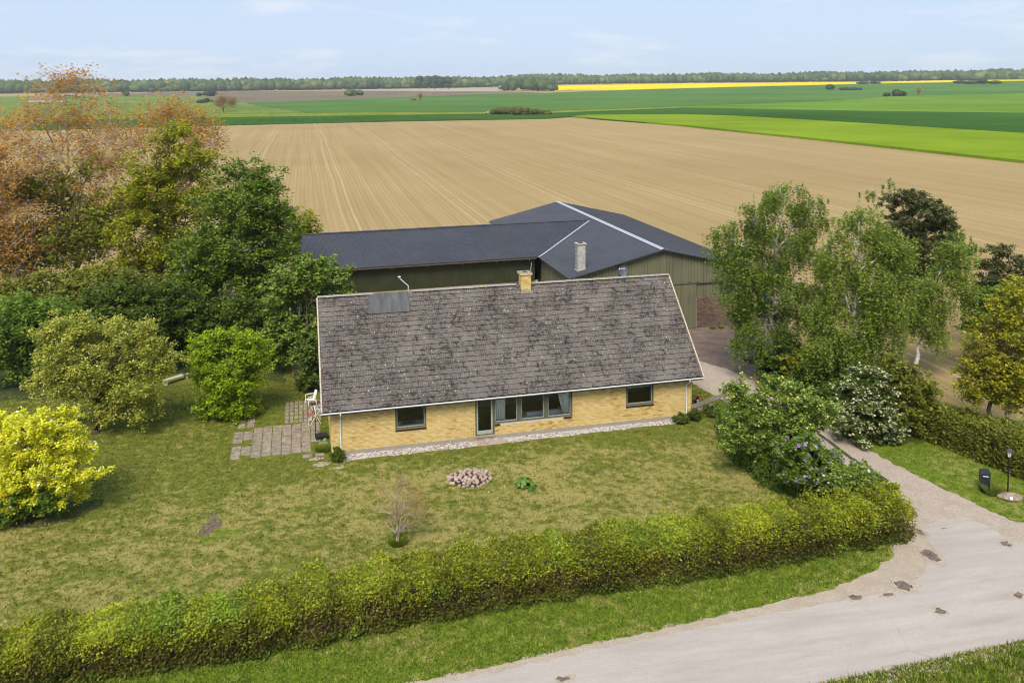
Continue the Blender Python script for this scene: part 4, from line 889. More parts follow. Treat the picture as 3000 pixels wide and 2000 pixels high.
eb = MB().bar((*WP(S0, 0.06), BZE-0.06), (*WP(-0.1, 0.06), BZE-0.06), 0.05, 0.12); bobj('eave_beam', eb, 'dark_wood')
for i in range(7):
    s = S0+1.2+i*2.9; bobj('rafter_end', MB().bar((*WP(s, 0.0), BZE-0.14), (*WP(s, 0.66), BZE-0.02), 0.09, 0.16), 'dark_wood')
# tall concrete stack with step irons
st = bobj('chimney', MB().box(-6.61, -5.99, 1.08, 1.70, 4.7, 7.02, T), 'chimney_concrete')
bobj('chimney_cap', MB().box(-6.69, -5.91, 1.00, 1.78, 7.021, 7.09, T), 'chimney_concrete', st); bobj('flue_pot', MB().box(-6.47, -6.13, 1.22, 1.56, 7.091, 7.16, T), 'rusty_iron', st)
bobj('chimney_collar', MB().box(-6.67, -5.93, 1.02, 1.76, 4.86, 5.06, T), 'flashing', st)
for i in range(6):
    z = 5.2+i*0.31; bobj('step_iron', MB().tube([T(-6.61, 1.2, z), T(-6.78, 1.2, z), T(-6.78, 1.5, z), T(-6.61, 1.5, z)], 0.012, 5), 'rusty_iron', st)
# satellite dish on the gable
dw = aty(1825, 791, T(0, 0.0, 0)[1]+0.05); uu = (dw[0]-BX)*bca+(dw[1]-BY)*bsa
dish = thing('satellite_dish', 'dark blue grey satellite dish on the olive barn gable', 'satellite dish', T(uu, 0.05, dw[2]-0.05), BA)
mb = MB(); n = 20
for r, d in ((0.0, 0.075), (0.15, 0.062), (0.3, 0.035), (0.40, 0.0), (0.415, -0.01)):
    for j in range(n): a_ = 2*math.pi*j/n; mb.v.append((r*0.92*math.cos(a_), d, r*1.08*math.sin(a_)+r*0.0))
mb.f = [(i*n+j, (i+1)*n+j, (i+1)*n+(j+1) % n, i*n+(j+1) % n) for i in range(4) for j in range(n)]
rf = obj('reflector', mb, 'dish_grey', dish, None, True); rf.rotation_euler = (math.radians(-20), 0, math.radians(-10))
obj('mount', MB().tube([(0, 0.08, -0.05), (0, 0.38, -0.12)], 0.025, 8), 'grey_metal', dish)
arm = obj('feed_arm', MB().tube([(0.02, 0.0, -0.40), (0.10, -0.32, -0.42)], 0.012, 6), 'grey_metal', dish)
obj('receiver', MB().lathe([(0.03, 0), (0.04, 0.03), (0.04, 0.10), (0.025, 0.13)], 10, lambda a, b, c: (0.10+a, -0.34+c*0.9-0.02, -0.40+b)), 'white_plastic', arm)
cu = bpy.data.curves.new('lettering', 'FONT'); cu.body = 'viasat'; cu.size = 0.17; cu.extrude = 0.002; cu.align_x = 'LEFT'
tmp = bpy.data.objects.new('tmp', cu); C.objects.link(tmp); dg = bpy.context.evaluated_depsgraph_get(); lm = bpy.data.meshes.new_from_object(tmp.evaluated_get(dg)); bpy.data.objects.remove(tmp)
lo_obj = link('lettering', lm, 'white_paint', rf, (-0.17, 0.028, 0.12)); lo_obj.rotation_euler = (math.radians(90), 0, 0)
obj('emblem', MB().lathe([(0.05, 0), (0.05, 0.004)], 12, lambda a, b, c: (-0.24+a, 0.03-c, 0.15+b)), 'white_paint', rf)

# ------------------------------------------------------------------ trees and shrubs
def smooth_path(a, b, rng, wob, n=5, sag=0.0):
    a = np.array(a, float); b = np.array(b, float); L = np.linalg.norm(b-a); pts = [a]
    for i in range(1, n):
        t = i/n; p = a+(b-a)*t+rng.normal(size=3)*wob*L*0.5*math.sin(math.pi*t); p[2] += sag*L*math.sin(math.pi*t); pts.append(p)
    pts.append(b); return pts

def woody(name, label, cat, base, lobes, seed, bark='bark_grey', leaf='leaf_dense', trunk_r=0.18, clumps=70, per=170, lsize=0.12, cr=0.55,
          weep=0.0, twigs=0, trunk_top=0.8, stems=1, spread=0.3, group=None, blossom=None, shell=0.35, lean=(0, 0), up=0.35, flat=0.75, depth=0.85, skirt=None, limb_r=0.35, low=0.25, offs=None):
    """a tree or shrub: lobes are (px, py, half width px, half height px) of its crown as seen in the photo, set at the distance of its foot"""
    rng = np.random.default_rng(seed); base = np.array(base, float); lsize *= 1.14
    if not twigs: per = int(per*1.12)
    Ls = []
    for i, lb in enumerate(lobes):
        px, py, rx, ry = lb[:4]; dd = lb[4] if len(lb) > 4 else 0.0
        c, t = plane_hit(px, py, base, dd); k = t*1.0/FPX*np.linalg.norm(FWD)   # metres a pixel at that distance
        k = ((base-CAM)@FH+dd)/ (ray(px, py)@FH) * (ray(px, py)@FWD) / FPX
        r = np.array([rx*k, rx*k*depth, ry*k]); Ls.append((c, r))
    vol = np.array([l[1][0]*l[1][1]*l[1][2] for l in Ls])**0.72; vol /= vol.sum()
    zmin = 0.12
    # clumps fill the crown, more of them near its outside
    idx = rng.choice(len(Ls), clumps, p=vol); d = rng.normal(size=(clumps, 3)); d /= np.linalg.norm(d, axis=1)[:, None]
    rad = shell+(1-shell)*rng.uniform(0, 1, clumps)**0.5
    cen = np.array([Ls[i][0] for i in idx])+d*rad[:, None]*np.array([Ls[i][1] for i in idx])
    cen[:, 2] = np.maximum(cen[:, 2], zmin+0.15); outd = d
    top = max(l[0][2]+l[1][2]*0.6 for l in Ls); ctr = np.average([l[0] for l in Ls], axis=0, weights=vol)
    # stems
    W = MB(); axis = []
    for s in range(stems):
        a_ = 2*math.pi*s/max(stems, 1)+rng.uniform(0, 1)
        foot = base+np.array([math.cos(a_), math.sin(a_), 0])*(trunk_r*1.3 if stems > 1 else 0)+np.array([0, 0, -0.12])
        if stems == 1: head = np.array([base[0]+(ctr[0]-base[0])*0.8+lean[0], base[1]+(ctr[1]-base[1])*0.8+lean[1], top*trunk_top])
        else: head = ctr+np.array([math.cos(a_), math.sin(a_), 0])*spread*Ls[0][1][0]*rng.uniform(0.6, 1.5); head[2] = top*rng.uniform(0.6, 0.95)*trunk_top/0.8
        pth = smooth_path(foot, head, rng, 0.045, 14); n = len(pth)
        rr = [trunk_r*(1.25 if i == 0 else 1.0)*(1-0.9*(i/(n-1))**1.1)+0.012 for i in range(n)]
        W.tube(pth, rr, 8 if trunk_r > 0.08 else 6); axis += [(q, rr[i]) for i, q in enumerate(pth)]
    ax = np.array([q for q, r in axis]); axr = np.array([r for q, r in axis])
    # limbs to the middle of each lobe, branches on to the clumps
    nodes = [(q, r) for q, r in axis if q[2] > top*low*0.6] or axis
    for c, r in Ls:
        for _ in range(1 if weep else 2):
            tgt = c+rng.normal(size=3)*r*0.25; cand = [(q, rr) for q, rr in axis if q[2] < tgt[2]-0.12*np.linalg.norm(tgt[:2]-q[:2]) and q[2] > top*low*0.5] or axis[-4:]
            hz = tgt[2]*rng.uniform(0.5, 0.85); q, rr = min(cand, key=lambda e: abs(e[0][2]-hz)+0.4*np.linalg.norm(e[0]-tgt))
            L = np.linalg.norm(tgt-q); r0 = min(rr*0.75, 0.02+L*0.018+trunk_r*limb_r*0.35)
            pth = smooth_path(q, tgt, rng, 0.10, 6, 0.06); rs = [r0*(1-0.75*i/6)+0.006 for i in range(7)]
            W.tube(pth, rs, 6, False); nodes += [(pth[i], rs[i]) for i in range(2, 7)]
    NP = np.array([n_[0] for n_ in nodes]); tips = []
    for c in cen:
        dd = np.linalg.norm(NP-c, axis=1)+np.maximum(0, NP[:, 2]-c[2])*0.8; q = nodes[int(np.argmin(dd))]
        pth = smooth_path(q[0], c, rng, 0.14, 4, 0.05 if not weep else 0.16); r0 = min(q[1]*0.7, 0.008+0.006*np.linalg.norm(c-q[0])+trunk_r*0.03)
        W.tube(pth, [r0, r0*0.75, r0*0.55, r0*0.4, r0*0.28], 4, False)
        for _ in range(twigs):
            e = c+rng.normal(size=3)*cr*np.array([1, 1, 0.8])+np.array([0, 0, cr*0.5]); s_ = pth[rng.integers(2, 5)]
            r1 = max(r0*0.45, 0.004+trunk_r*0.07); W.tube(smooth_path(s_, e, rng, 0.2, 3), [r1, r1*0.8, r1*0.6, r1*0.35], 3, False); tips.append(e); tips.append(s_+(e-s_)*0.55)
    root = thing(name, label, cat, tuple(base), 0, group)
    W.v = [(p[0]-base[0], p[1]-base[1], p[2]-base[2]) for p in W.v]
    obj('trunk' if stems == 1 else 'stems', W, bark, root, None, True)
    # leaves
    if weep:
        n = per; P = []
        for c in cen:
            ns = max(3, int(n/20)); st = c+rng.normal(size=(ns, 3))*cr*np.array([0.8, 0.8, 0.35]); ln = weep*rng.uniform(0.45, 1.35, ns)*rng.uniform(0.6, 1.3)
            for k in range(ns):
                m = 20; t = rng.uniform(0, 1, m)**1.5; q = st[k]+np.array([0, 0, -1.0])*(t*ln[k])[:, None]+rng.normal(size=(m, 3))*np.array([0.05, 0.05, 0.04]); P.append(q)
        P = np.concatenate(P)
    elif twigs:
        tips = np.array(tips); P = np.repeat(tips, max(1, per//max(1, twigs)), axis=0); P = P+rng.normal(size=P.shape)*cr*0.24
    else:
        sub = cen[:, None, :]+rng.normal(size=(clumps, 5, 3))*cr*np.array([0.75, 0.75, flat*0.7]); k = max(1, per//5)
        P = np.repeat(sub.reshape(-1, 3), k, axis=0); P = P+rng.normal(size=P.shape)*cr*0.36*np.array([1, 1, flat])
    if skirt:
        ns, sr, sh = skirt; a_ = rng.uniform(0, 2*math.pi, ns); r_ = sr*np.sqrt(rng.uniform(0, 1, ns)); P = np.concatenate([P, np.stack([base[0]+r_*np.cos(a_), base[1]+r_*np.sin(a_), rng.uniform(0.03, sh, ns)], 1)])
    P = P[P[:, 2] > 0.04]
    att = np.clip(rng.uniform(0, 1, len(P)), 0, 1)
    link('crown', leaf_mesh('crown', P-base, lsize, leaf, rng, up, att), None, root)
    if blossom:
        bm_, bn, bs, bc = blossom; dots = []
        cand = P[rng.integers(0, len(P), bn*4)]
        # only flowers on the outside of the crown
        score = np.min([np.linalg.norm((cand-l[0])/l[1], axis=1) for l in Ls], axis=0); cand = cand[np.argsort(-score)[:bn*2]]; cand = cand[rng.permutation(len(cand))[:bn]]
        Q = np.repeat(cand, bc, axis=0)+rng.normal(size=(len(cand)*bc, 3))*bs*0.55
        link('blossom', leaf_mesh('blossom', Q-base, bs, bm_, rng, 0.8, None, 0.9), None, root)
    return root

# ---- left of the house
A = col(225, 27)
woody('orange_leaved_tree', 'tallest tree at far left with sparse copper orange leaves', 'tree', A, [(190, 290, 120, 90), (80, 400, 100, 110), (330, 400, 120, 110), (205, 470, 170, 130), (90, 600, 140, 130), (310, 620, 130, 120), (200, 740, 150, 110)], 11, 'twig_pale', 'leaf_orange', 0.24, 190, 52, 0.092, 0.8400000000000001, twigs=8, trunk_top=0.86, group='copper leaved trees on the left', shell=0.2, limb_r=1.3)
woody('orange_leaved_tree', 'copper leaved tree just left of the yellow-green maple top', 'tree', col(470, 30), [(470, 345, 80, 70), (560, 370, 70, 55), (430, 440, 90, 90), (520, 470, 90, 80), (610, 420, 45, 50), (470, 580, 100, 90)], 12, 'twig_pale', 'leaf_orange', 0.18, 120, 52, 0.092, 0.8, twigs=8, trunk_top=0.86, group='copper leaved trees on the left', shell=0.2, limb_r=1.3)
woody('orange_leaved_tree', 'copper leaved tree cut by the left edge of the photo', 'tree', col(-40, 24), [(-20, 420, 100, 120), (20, 560, 110, 120), (-60, 650, 120, 150), (50, 740, 100, 110)], 13, 'twig_pale', 'leaf_orange', 0.20, 120, 52, 0.092, 0.8, twigs=8, trunk_top=0.86, group='copper leaved trees on the left', shell=0.2, limb_r=1.3)
woody('maple_tree', 'yellow-green maple rising between the orange trees and the dark birch', 'tree', col(470, 22), [(505, 395, 45, 45), (570, 460, 70, 50), (625, 455, 30, 30), (440, 500, 70, 50), (500, 540, 110, 60), (390, 600, 70, 60), (580, 600, 70, 60), (430, 690, 110, 80), (520, 730, 90, 80), (380, 800, 110, 80)], 14, 'bark_grey', 'leaf_maple', 0.2, 210, 130, 0.110, 0.62, trunk_top=0.85, shell=0.4)
woody('maple_tree', 'yellow-green young tree low behind the copper trees', 'tree', col(250, 25), [(250, 480, 30, 40), (240, 600, 70, 70), (140, 560, 60, 60), (60, 560, 60, 60), (330, 660, 70, 70), (180, 700, 120, 80), (60, 740, 100, 80)], 15, 'bark_grey', 'leaf_wild', 0.16, 150, 110, 0.12, 0.7, trunk_top=0.8)
woody('birch_tree', 'big dense dark green tree behind the left end of the house', 'tree', col(660, 17.5), [(698, 520, 62, 52), (775, 535, 48, 66), (735, 610, 110, 80), (620, 640, 60, 70), (800, 680, 75, 90), (690, 730, 120, 90), (590, 770, 90, 80), (815, 800, 70, 90), (680, 860, 140, 90), (570, 900, 80, 80), (780, 920, 90, 80)], 16, 'birch_bark', 'leaf_dense', 0.22, 330, 190, 0.105, 0.62, trunk_top=0.85, shell=0.5)
woody('lime_shrub', 'small yellow-green tree at the west end of the barn roof', 'tree', col(885, 29), [(870, 650, 32, 34), (905, 668, 26, 26), (880, 700, 40, 40), (850, 720, 40, 50)], 17, 'bark_grey', 'leaf_maple', 0.09, 45, 110, 0.11, 0.5)
woody('elder_shrub', 'pale budded elder bush at the left rear corner of the house', 'shrub', col(900, 11.4), [(925, 775, 45, 30), (880, 820, 75, 45), (960, 815, 60, 40), (1000, 852, 48, 28), (840, 880, 60, 50), (925, 880, 90, 55), (870, 960, 90, 60), (815, 1000, 55, 50), (900, 1020, 70, 50)], 18, 'bark_grey', 'leaf_elder', 0.10, 130, 170, 0.11, 0.42, stems=4, blossom=('blossom_yellow', 420, 0.055, 2))
woody('dark_shrub', 'small grey green shrub against the left gable of the house', 'shrub', col(915, 8.6), [(915, 1040, 34, 50), (905, 1090, 40, 40)], 19, 'bark_brown', 'leaf_dark', 0.05, 40, 120, 0.09, 0.3, stems=3)
under = [((330, 13.5), [(330, 900, 110, 80), (270, 960, 90, 70), (400, 970, 90, 70)], 'dark undergrowth bush behind the olive green apple tree'),
         ((455, 14.5), [(440, 880, 90, 70), (520, 930, 80, 70), (460, 1000, 90, 60)], 'dark undergrowth bush between apple tree and round green bush'),
         ((600, 15.5), [(600, 950, 80, 70), (650, 1000, 80, 60), (570, 1020, 70, 50)], 'dark undergrowth bush right behind the round green bush'),
         ((745, 14.0), [(735, 930, 80, 80), (790, 980, 70, 70), (730, 1030, 70, 50)], 'dark undergrowth bush between round green bush and elder'),
         ((160, 17.0), [(150, 850, 120, 60), (90, 880, 110, 60), (230, 890, 100, 60)], 'olive undergrowth bush below the copper trees at far left'),
         ((320, 19.0), [(320, 850, 100, 55), (400, 870, 100, 55), (260, 890, 90, 50)], 'olive undergrowth bush below the yellow-green maple')]
for k, ((px, Y), lb, lab) in enumerate(under): woody('dark_shrub', lab, 'shrub', col(px, Y), lb, 20+k, 'bark_brown', 'leaf_dark' if k < 4 else 'leaf_wild', 0.07, 90, 150, 0.115, 0.6, stems=4, group='undergrowth bushes on the left', low=0.05)
woody('hazel_shrub', 'loose green bush at the left edge behind the apple tree', 'shrub', col(70, 13.0), [(50, 930, 110, 60), (160, 935, 90, 50), (20, 1000, 100, 60), (130, 1010, 90, 60), (215, 985, 50, 50), (60, 1060, 90, 40)], 30, 'bark_grey', 'leaf_shrub', 0.08, 130, 140, 0.10, 0.5, stems=5)
AP = atz(280, 1268)
woody('apple_tree', 'spreading apple tree with olive yellow leaves and forked dark trunk', 'tree', AP, [(205, 965, 70, 50), (290, 985, 80, 55), (385, 975, 70, 45), (180, 1040, 75, 60), (285, 1070, 100, 60), (400, 1050, 85, 60), (480, 1055, 45, 45), (160, 1120, 60, 45), (260, 1140, 90, 50), (380, 1130, 90, 55), (400, 1200, 60, 45), (330, 1190, 50, 35)], 31, 'bark_brown', 'leaf_apple', 0.20, 200, 180, 0.064, 0.40, trunk_top=0.62, shell=0.45, blossom=('blossom_pure', 60, 0.05, 2), low=0.15)
woody('golden_shrub', 'bright yellow leaved bush with white flowers at the left edge', 'shrub', atz(55, 1512), [(130, 1245, 95, 45), (60, 1290, 110, 70), (-20, 1265, 70, 50), (200, 1300, 70, 55), (240, 1365, 50, 45), (120, 1370, 120, 65), (10, 1380, 90, 70), (170, 1440, 80, 40), (60, 1450, 90, 40)], 32, 'bark_grey', 'leaf_gold', 0.10, 230, 190, 0.056, 0.27, stems=4, blossom=('blossom_pure', 130, 0.055, 3), shell=0.5, low=0.4)
woody('dark_shrub', 'low dark bush at the foot of the golden bush', 'shrub', atz(70, 1532), [(50, 1480, 70, 45), (130, 1470, 50, 40), (10, 1500, 60, 40)], 33, 'bark_brown', 'leaf_shrub', 0.03, 55, 130, 0.06, 0.22, stems=4)
woody('round_bush', 'fresh green round bush alone on the lawn left of the house', 'shrub', atz(668, 1222), [(625, 1005, 50, 34), (690, 1000, 50, 32), (740, 1020, 45, 35), (775, 1055, 30, 30), (590, 1045, 35, 35), (660, 1055, 90, 45), (670, 1110, 85, 50), (675, 1165, 78, 50), (640, 1190, 50, 30), (710, 1195, 50, 28)], 34, 'bark_brown', 'leaf_bright', 0.05, 250, 190, 0.062, 0.32, stems=6, shell=0.6, low=0.1)
# ---- right of the house
woody('birch_tree', 'weeping birch nearest the barn with white trunk', 'tree', atz(2266, 1118), [(2262, 545, 55, 34), (2300, 580, 80, 45), (2220, 620, 65, 45), (2370, 630, 60, 45), (2150, 690, 70, 45), (2290, 700, 110, 60), (2120, 740, 45, 40), (2200, 770, 90, 55), (2370, 760, 70, 60), (2260, 830, 110, 60), (2150, 850, 55, 60), (2360, 880, 70, 60), (2230, 920, 90, 60), (2200, 990, 60, 45), (2290, 1000, 80, 45)], 41, 'birch_bark', 'leaf_birch', 0.16, 280, 280, 0.060, 0.38, weep=1.2, trunk_top=0.95, group='birches along the drive', shell=0.45, limb_r=0.3)
woody('birch_tree', 'weeping birch in the middle with forked white top limbs', 'tree', atz(2492, 1178), [(2535, 632, 50, 26), (2480, 680, 55, 40), (2580, 690, 55, 40), (2630, 740, 55, 45), (2450, 760, 55, 55), (2540, 790, 80, 55), (2640, 830, 50, 50), (2470, 850, 70, 60), (2570, 890, 80, 60), (2400, 920, 60, 50), (2490, 960, 90, 60), (2600, 970, 50, 60), (2420, 1020, 80, 55), (2530, 1060, 80, 60), (2480, 1120, 60, 40)], 42, 'birch_bark', 'leaf_birch_light', 0.16, 270, 280, 0.060, 0.36, weep=1.3, trunk_top=0.95, group='birches along the drive', shell=0.45, limb_r=0.3)
woody('birch_tree', 'leaning slender birch at the field edge with a bent white trunk', 'tree', atz(2663, 1108), [(2790, 740, 45, 34), (2835, 780, 34, 40), (2760, 800, 50, 36), (2710, 850, 50, 40), (2690, 920, 40, 40), (2780, 880, 40, 45), (2830, 850, 26, 45), (2740, 960, 36, 60)], 43, 'birch_bark', 'leaf_birch_light', 0.14, 88, 290, 0.060, 0.34, weep=1.45, trunk_top=0.95, group='birches along the drive', lean=(0.6, 0))
woody('birch_tree', 'birch half hidden behind the dark pine on the right', 'tree', col(2600, 11), [(2550, 555, 32, 20), (2605, 550, 22, 20), (2780, 690, 55, 36), (2810, 730, 40, 40), (2590, 700, 50, 60), (2680, 800, 60, 60)], 44, 'birch_bark', 'leaf_birch', 0.13, 60, 190, 0.09, 0.45, weep=1.0, trunk_top=0.95, group='birches along the drive')
woody('pine_tree', 'dark olive pine behind the middle birch', 'tree', col(2622, 7.5), [(2640, 590, 70, 32), (2720, 600, 60, 36), (2690, 640, 100, 36), (2760, 660, 42, 34), (2640, 690, 80, 40), (2720, 720, 70, 36), (2670, 770, 60, 34), (2740, 770, 40, 26)], 45, 'bark_brown', 'needle', 0.17, 170, 200, 0.075, 0.36, flat=0.6, trunk_top=0.95, shell=0.3, group='pines on the right')
woody('pine_tree', 'dark pine at the right edge above the yellow tree', 'tree', col(2955, 4.0), [(2920, 725, 36, 24), (2900, 770, 36, 20), (2960, 775, 50, 30), (3010, 800, 45, 36), (2900, 830, 50, 34), (2970, 850, 70, 36), (2890, 880, 40, 30)], 46, 'bark_brown', 'needle', 0.14, 100, 170, 0.075, 0.34, flat=0.6, trunk_top=0.95, group='pines on the right')
woody('yellow_green_tree', 'yellow flowering tree at the right edge with dark trunk', 'tree', atz(2888, 1300), [(2985, 850, 45, 40), (2935, 900, 50, 36), (3010, 920, 50, 50), (2880, 960, 50, 40), (2960, 980, 80, 50), (2860, 1040, 50, 40), (2940, 1060, 70, 50), (3010, 1080, 50, 60), (2880, 1110, 60, 40), (2960, 1150, 60, 45), (2850, 1130, 40, 40)], 47, 'bark_brown', 'leaf_yellow', 0.12, 120, 140, 0.074, 0.38, trunk_top=0.8, shell=0.4)
woody('birch_tree', 'small white trunked birch right of the yellow tree', 'tree', atz(2948, 1305), [(2965, 1170, 40, 30), (3000, 1140, 40, 40), (2930, 1130, 40, 30), (2980, 1090, 40, 40)], 48, 'birch_bark', 'leaf_yellow', 0.10, 45, 90, 0.08, 0.36, trunk_top=0.9, group='birches along the drive')
woody('green_tree', 'mid green tree between the right pine and the yellow tree', 'tree', col(2930, 1.0), [(2930, 880, 50, 40), (2980, 890, 50, 40), (2880, 900, 40, 40), (2950, 960, 60, 50), (2850, 960, 34, 40)], 49, 'bark_grey', 'leaf_shrub', 0.1, 70, 150, 0.09, 0.42)
woody('white_flowering_shrub', 'rounded bush covered in creamy white flower heads', 'shrub', atz(2550, 1292), [(2530, 1110, 50, 32), (2500, 1150, 50, 40), (2565, 1150, 60, 40), (2540, 1200, 85, 45), (2490, 1210, 45, 40), (2590, 1240, 55, 40), (2540, 1260, 80, 34)], 50, 'bark_brown', 'leaf_dark', 0.05, 140, 150, 0.075, 0.30, stems=5, blossom=('blossom_white', 3000, 0.06, 3), shell=0.65)
woody('maple_tree', 'small young maple on a thin trunk right of the white flowering bush', 'tree', atz(2643, 1290), [(2625, 1080, 40, 26), (2660, 1120, 50, 36), (2610, 1150, 40, 40), (2700, 1150, 40, 34), (2670, 1190, 60, 36), (2620, 1215, 45, 30), (2720, 1210, 34, 30)], 51, 'bark_grey', 'leaf_wild', 0.06, 80, 130, 0.085, 0.34)
for k, (px, py, lb, lab) in enumerate(((2305, 1135, [(2300, 1040, 50, 40), (2270, 1085, 45, 36), (2340, 1090, 50, 40)], 'dark bush under the birch nearest the barn'), (2400, 1165, [(2390, 1080, 60, 40), (2430, 1120, 60, 40), (2360, 1125, 40, 34)], 'dark bush between the two weeping birches'), (2460, 1215, [(2450, 1160, 50, 34), (2480, 1190, 50, 34)], 'dark bush left of the white flowering bush'))):
    woody('dark_shrub', lab, 'shrub', atz(px, py), lb, 60+k, 'bark_brown', 'leaf_dark', 0.04, 70, 140, 0.09, 0.36, stems=4, group='dark bushes below the birches')
woody('maple_sapling', 'yellow-green sapling with big leaves left of the white flowering bush', 'shrub', atz(2352, 1150), [(2350, 1060, 40, 20), (2390, 1078, 40, 22), (2330, 1085, 36, 18)], 64, 'bark_grey', 'leaf_maple', 0.03, 34, 100, 0.10, 0.28, stems=2)
woody('yellow_flowering_shrub', 'tall shrub dotted with yellow flower clusters beside the drive', 'shrub', atz(2285, 1405), [(2150, 1130, 28, 20), (2190, 1190, 40, 34), (2270, 1140, 50, 26), (2330, 1150, 50, 30), (2390, 1190, 45, 34), (2180, 1250, 50, 36), (2260, 1220, 70, 45), (2340, 1230, 60, 45), (2240, 1300, 80, 45), (2320, 1310, 60, 45), (2420, 1230, 30, 30), (2150, 1290, 30, 26)], 65, 'bark_grey', 'leaf_elder', 0.06, 200, 130, 0.062, 0.27, stems=6, blossom=('blossom_yellow', 1150, 0.046, 3), shell=0.55, low=0.1)
woody('lilac_shrub', 'purple lilac bush right of the yellow flowering shrub', 'shrub', atz(2370, 1478), [(2310, 1305, 36, 30), (2360, 1320, 50, 34), (2415, 1345, 42, 34), (2350, 1375, 60, 40), (2430, 1395, 50, 36)], 66, 'bark_grey', 'leaf_shrub', 0.04, 100, 140, 0.062, 0.24, stems=5, blossom=('blossom_lilac', 210, 0.060, 8), shell=0.6)
woody('white_lilac_shrub', 'lilac with white and mauve flower spikes behind the hedge corner', 'shrub', atz(2480, 1505), [(2440, 1400, 36, 30), (2490, 1390, 45, 28), (2530, 1405, 40, 28), (2460, 1430, 40, 28)], 67, 'bark_grey', 'leaf_elder', 0.04, 60, 130, 0.062, 0.24, stems=4, blossom=('blossom_pure', 90, 0.048, 7))
for k, (px, py, lb, lab) in enumerate(((2035, 1232, [(2035, 1215, 18, 22), (2025, 1225, 22, 14)], 'small dark juniper at the right front corner of the house'), (1998, 1238, [(1998, 1228, 22, 12), (1985, 1232, 14, 8)], 'low spreading juniper at the end of the white gravel'), (2095, 1222, [(2085, 1205, 30, 16), (2110, 1195, 26, 18)], 'dark green shrub in front of the grey board fence'), (995, 1352, [(985, 1325, 12, 20), (992, 1338, 16, 12)], 'small green plant at the foot of the left downpipe'))):
    woody('small_shrub', lab, 'shrub', atz(px, py), lb, 70+k, 'bark_brown', 'leaf_dark', 0.015, 26, 90, 0.045, 0.10, stems=3, group='small shrubs by the house walls')

# small bare tree with rusty buds on the lawn, and its tuft of grass
woody('young_bare_tree', 'small many stemmed tree with pinkish buds on the front lawn', 'tree', atz(1165, 1588), [(1125, 1440, 30, 24), (1180, 1420, 34, 26), (1220, 1460, 26, 26), (1110, 1490, 28, 24), (1170, 1490, 40, 30), (1235, 1500, 18, 24), (1140, 1530, 30, 20), (1200, 1535, 28, 18)], 80, 'bark_pale', 'leaf_bud', 0.016, 50, 16, 0.032, 0.24, twigs=7, stems=4, spread=0.6)

